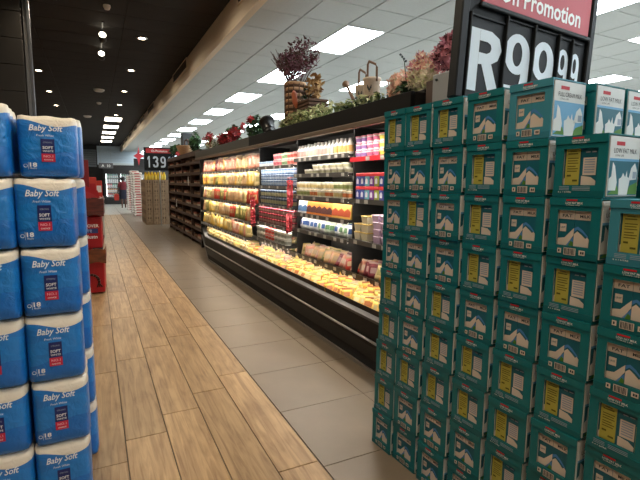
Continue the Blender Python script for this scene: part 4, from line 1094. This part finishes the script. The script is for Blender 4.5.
# drinks fridge at the end wall
df = empty('drinks_fridge', (.55, 31.6, 0)); tag(df, 'black glass-door drinks fridge lit inside at the end wall', 'refrigerator')
FW_, FH_ = 2.6, 2.45
MB().box(0, FW_, .75, .80, 0, FH_, black).build('back_panel', df)
MB().box(0, .06, 0, .75, 0, FH_, black).build('side_panel', df); MB().box(FW_-.06, FW_, 0, .75, 0, FH_, black).build('side_panel', df)
MB().box(.06, FW_-.06, 0, .75, 2.0, FH_, black).build('header', df); MB().box(.06, FW_-.06, 0, .75, 0, .35, black).build('base', df)
MB().bbox(0, FW_, -.05, 0, FH_, FH_+.12, .01, mat('pale_trim', (.55, .6, .62), .5)).build('top_trim', df)
glass = mat('fridge_glass', (.8, .85, .88), .05, alpha=.12)
ftube = mat('fridge_tube', (.9, 1, .98), .5, emit=10)
for i in range(3):
    x = .08+i*.83
    d = MB()
    d.box(x, x+.05, -.03, 0, .36, 2.0, black).box(x+.76, x+.81, -.03, 0, .36, 2.0, black).box(x+.05, x+.76, -.03, 0, 1.93, 2.0, black).box(x+.05, x+.76, -.03, 0, .36, .44, black)
    do = d.build('door', df); MB().box(x+.05, x+.76, -.02, -.012, .44, 1.93, glass).build('pane', do); MB().tube([(x+.72, -.05, .9), (x+.72, -.05, 1.4)], .012, 6, steel).build('handle', do)
    MB().tube([(x+.06, .06, .5), (x+.06, .06, 1.9)], .012, 6, ftube).build('light_tube', df)
    for s_ in range(5): MB().box(x, x+.81, .1, .7, .45+s_*.3, .47+s_*.3, white_p).build('shelf', df)
dcol = [('red', (.6, .04, .05)), ('green', (.12, .45, .25)), ('white', (.7, .75, .75)), ('orange', (.75, .3, .05)), ('aqua', (.2, .5, .55))]
DB = {n: bottle(.05, .23, c, c, 'drink'+n, (.6, .6, .6)) for n, c in dcol}
for i in range(3):
    for s_ in range(5):
        nm = random.choice([n for n, _ in dcol])
        for q in range(6):
            if q % 3 == 0: nm = random.choice([n for n, _ in dcol])
            item('drink_bottle', DB[nm], (.55+.08+i*.83+.12+q*.112, 31.6+.18, .471+s_*.3), '%s drink bottle inside the far drinks fridge' % nm, 'bottle', '%s bottles in the drinks fridge' % nm)
sb = MB().bbox(.3, 1.1, 31.0, 31.05, 2.22, 2.55, .008, mat('grey_sign', (.10, .10, .11), .5)).text('A  10', .5, .16, whiteprint, T(.7, 30.995, 2.38), .02).build('aisle_sign'); tag(sb, 'small dark aisle sign hanging before the end wall', 'sign')
MB().tube([(.4, 31.02, 2.55), (.4, 31.02, 3.74)], .006, 5, steel).tube([(1.0, 31.02, 2.55), (1.0, 31.02, 3.74)], .006, 5, steel).build('cable', sb)
# ================================================================== RED CHOCOLATE DISPLAY
redc = mat('red_card', srgb(168, 22, 30), .45); choc = mat('chocolate_print', srgb(86, 34, 26), .45, noise=.55, scale=14, stretch=(.6, 1, 2.5)); choc2 = mat('chocolate_swirl', srgb(120, 66, 34), .4, noise=.6, scale=9, stretch=(.5, 1, 2))
ds = empty('cardboard_display', (-.245, 6.42, 0), (0, 0, RAD(-3))); tag(ds, 'red cardboard display stand with chocolate printed trays beside the paper packs', 'display stand')
DWd = .33
b = MB(); b.bbox(0, DWd-.02, .02, .5, .02, .42, .008, redc); b.build('base', ds)
b = MB()
for k in range(10):
    a = pi*k/9; b.tube([(.15+cos(a)*.085, .017, .16+sin(a)*.085), (.15+cos(a)*.11, .012, .16+sin(a)*.11)], .018, 6, mat('swirl_dark', srgb(60, 26, 20), .4))
for k in (-1, 1):
    for q in range(3): b.tube([(.15+k*.09, .017, .15), (.15+k*(.07+q*.03), .014, .09)], .008, 5, mat('swirl_dark', srgb(60, 26, 20), .4))
b.build('swirl_emblem', ds)
def tray(z0, z1, m, nm):
    t = MB(); vs = []; fs = []; n = 9
    for i in range(n+1):
        u = i/n; x = -.02+u*(DWd+.03); w_ = .012*sin(u*11)
        vs += [(x, -.06, z0+w_), (x, -.045, z1+w_*.8), (x, -.03, z1+w_*.8), (x, -.045, z0+w_)]
    for i in range(n):
        for k in range(4): fs.append((i*4+k, i*4+(k+1) % 4, i*4+4+(k+1) % 4, i*4+4+k))
    fs += [(0, 1, 2, 3), tuple(n*4+k for k in (3, 2, 1, 0))]
    t.add(vs, fs, m); t.box(0, DWd, -.04, .5, z0, z0+.015, redc); t.box(DWd-.01, DWd, -.04, .5, z0, z1, m); t.box(0, .01, -.04, .5, z0, z1, m)
    return t.build(nm, ds, fix=True)
tray(.42, .59, choc2, 'tray'); tray(1.02, 1.235, choc, 'tray')
b = MB().bbox(0, DWd-.03, .03, .46, .60, 1.0, .006, redc); cardo = b.build('mid_box', ds)
MB().text('DISCOVER', .24, .04, whiteprint, T(.15, .028, .885), .015).build('lettering', cardo)
MB().text('more', .12, .04, mat('pale_blue_print', srgb(160, 180, 220), .5), T(.13, .028, .82), .015).build('lettering', cardo)
MB().text('Mustn', .14, .045, whiteprint, T(.18, .028, .745), .015).build('lettering', cardo)
MB().lathe([(.014, 0), (.02, .001)], 12, whiteprint, T(.06, .028, .745) @ RX(RAD(90)), cap=False).build('emblem', cardo)
MB().box(.02, .26, 0.029, .0299, .79, .85, mat('blue_band', srgb(50, 60, 120), .5)).build('blue_band', cardo)
t = MB().poly([(0, .0, 1.24), (DWd-.03, .02, 1.24), (DWd-.05, .02, 1.33), (.12, .02, 1.40), (0, .02, 1.42)], redc).box(0, DWd-.03, .02, .46, 1.235, 1.245, redc); t.build('header_card', ds)
for i in range(3):
    for q in range(3):
        o = MB().bbox(-.045, .045, -.01, .01, 0, .17, .004, choc if (i+q) % 2 else redc).build('chocolate_bar', None, (-.17+i*.1, 6.46+q*.1, 1.04+.002), (RAD(-8), 0, 0)); tag(o, '%s chocolate packet in the red display, %s from the left, %s rank' % (('red', 'brown')[(i+q) % 2], ORD[i], ORD[q]), 'chocolate', 'chocolate packets in the red display')
# things behind the display
o = MB().bbox(-.16, -.06, 7.2, 7.24, 0, 1.74, .005, mat('dark_red', srgb(120, 18, 24), .5)).bbox(-.2, -.02, 7.1, 7.34, 0, .02, .004, black).build('banner_totem'); tag(o, 'narrow dark red banner totem behind the paper packs', 'banner')
cn = empty('counter', (-1.6, 12.2, 0)); tag(cn, 'white fronted low counter left of the aisle', 'counter')
MB().bbox(0, 1.78, 0, 3.2, .08, 1.0, .01, mat('counter_white', srgb(196, 192, 186), .5)).build('body', cn); MB().bbox(-.03, 1.81, -.03, 3.23, 1.0, 1.04, .008, mat('counter_top', srgb(170, 165, 160), .4)).build('worktop', cn); MB().box(.05, 1.73, .05, 3.15, 0, .08, black).build('plinth', cn)
rbx = mat('red_box', srgb(190, 52, 40), .5)
for n, (x, y, w_, h_) in enumerate(((-.25, 12.4, .3, .5), (.0, 12.9, .18, .42), (-.6, 12.6, .3, .62), (-1.0, 12.5, .3, .45))):
    o = MB().bbox(0, w_, 0, .25, 0, h_, .01, rbx if n != 2 else mat('cream_box', srgb(200, 170, 130), .5)).bbox(.02, w_-.02, -.004, 0, h_*.3, h_*.7, .002, whiteprint if n % 2 else redc).build('promo_box', None, (x, y, 1.041)); tag(o, ('wide red promotion box at the counter front edge', 'narrow red promotion box near the counter corner', 'cream promotion box on the white counter', 'leftmost red promotion box on the white counter')[n], 'box')
for k in range(2):
    g = empty('basket_bin', (-.05, 9.4+k*1.1, 0)); tag(g, ('low dark floor basket behind the red display, nearer one', 'low dark floor basket behind the red display, farther one')[k], 'basket')
    MB().lathe([(.12, 0), (.17, .42), (.18, .44), (.15, .44), (.11, .03)], 16, mat('bin_navy', srgb(40, 44, 62), .5)).build('bin', g); MB().lathe([(.001, .40), (.15, .42)], 16, rbx, cap=False).build('contents', g)

# ================================================================== PERSON walking away
pe = empty('person', (1.40, 27.0, 0), (0, 0, 0)); tag(pe, 'person in dark red top and navy skirt walking away along the aisle', 'person')
skin = mat('skin_brown', srgb(92, 58, 44), .6); hairm = mat('black_hair', (.012, .01, .01), .7); topm = mat('maroon_top', srgb(112, 34, 44), .8); skm = mat('navy_skirt', srgb(30, 32, 52), .8)
V = []; E = []; RA = []
def jv(p, r, par=None):
    V.append(p); RA.append(r); i = len(V)-1
    if par is not None: E.append((par, i))
    return i
pel = jv((0, 0, .92), .14); ab = jv((0, 0, 1.08), .125, pel); chs = jv((0, .01, 1.26), .145, ab); nk = jv((0, 0, 1.42), .055, chs); hd0 = jv((0, .02, 1.50), .075, nk); hd1 = jv((0, .02, 1.58), .085, hd0); hd2 = jv((0, .02, 1.64), .05, hd1)
nose = jv((0, .11, 1.55), .014, hd1)
for s in (-1, 1):
    ear = jv((s*.085, .01, 1.55), .014, hd1)
    hp = jv((s*.09, 0, .86), .095, pel); kn = jv((s*.085, .05 if s > 0 else -.03, .48), .058, hp); cf = jv((s*.085, .0 if s > 0 else -.10, .32), .055, kn); an = jv((s*.085, .02 if s > 0 else -.14, .09), .034, cf); hl = jv((s*.09, (.06 if s > 0 else -.09), .045), .036, an); to = jv((s*.095, (.16 if s > 0 else .01), .03), .026, hl)
    sh = jv((s*.16, 0, 1.36), .062, chs); el = jv((s*.25, -.02, 1.10), .042, sh); wr = jv((s*.27, .06, .88), .027, el); pm_ = jv((s*.272, .075, .82), .028, wr)
    for q in range(4):
        k1 = jv((s*.272+(q-1.5)*.004, .06+q*.016, .77), .0095, pm_); jv((s*.268+(q-1.5)*.004, .062+q*.015, .735-(.006 if q in (1, 2) else 0)), .008, k1)
    t1 = jv((s*.25, .10, .81), .010, wr); jv((s*.245, .11, .77), .0085, t1)
me = bpy.data.meshes.new('body'); me.from_pydata(V, E, []); me.materials.append(skin)
bo = bpy.data.objects.new('body', me); COL.objects.link(bo); bo.parent = pe
sm_ = bo.modifiers.new('Skin', 'SKIN'); sm_.use_smooth_shade = True
for i, sv in enumerate(me.skin_vertices[0].data): sv.radius = (RA[i], RA[i])
me.skin_vertices[0].data[0].use_root = True
su = bo.modifiers.new('Sub', 'SUBSURF'); su.levels = 1; su.render_levels = 2
b = MB().lathe([(.185, .50), (.19, .62), (.20, .80), (.195, .92), (.16, 1.04)], 20, skm, ey=.78, cap=False); b.build('skirt', pe)
b = MB().lathe([(.175, .98), (.165, 1.06), (.18, 1.2), (.185, 1.32), (.14, 1.40), (.075, 1.435)], 20, topm, ey=.78, cap=False)
for s in (-1, 1): b.tube([(s*.13, 0, 1.37), (s*.20, -.01, 1.26), (s*.24, -.02, 1.14)], [.08, .068, .06], 12, topm)
b.build('top', pe)
MB().lathe([(.10, 1.50), (.118, 1.57), (.11, 1.65), (.07, 1.70), (.02, 1.71)], 16, hairm, T(0, -.005, 0), ey=1.05).build('hair', pe)
bg = empty('shopping_bag', (1.40-.32, 27.06, .42)); tag(bg, 'red shopping bag carried at the walking person\'s left hand', 'bag')
MB().bbox(-.14, .10, -.05, .06, 0, .33, .02, rbx).build('pouch', bg); MB().tube([(-.08, 0, .32), (-.02, .01, .385), (.05, .015, .40), (.07, 0, .32)], .007, 6, rbx).build('strap', bg)

bpy.context.view_layer.update()
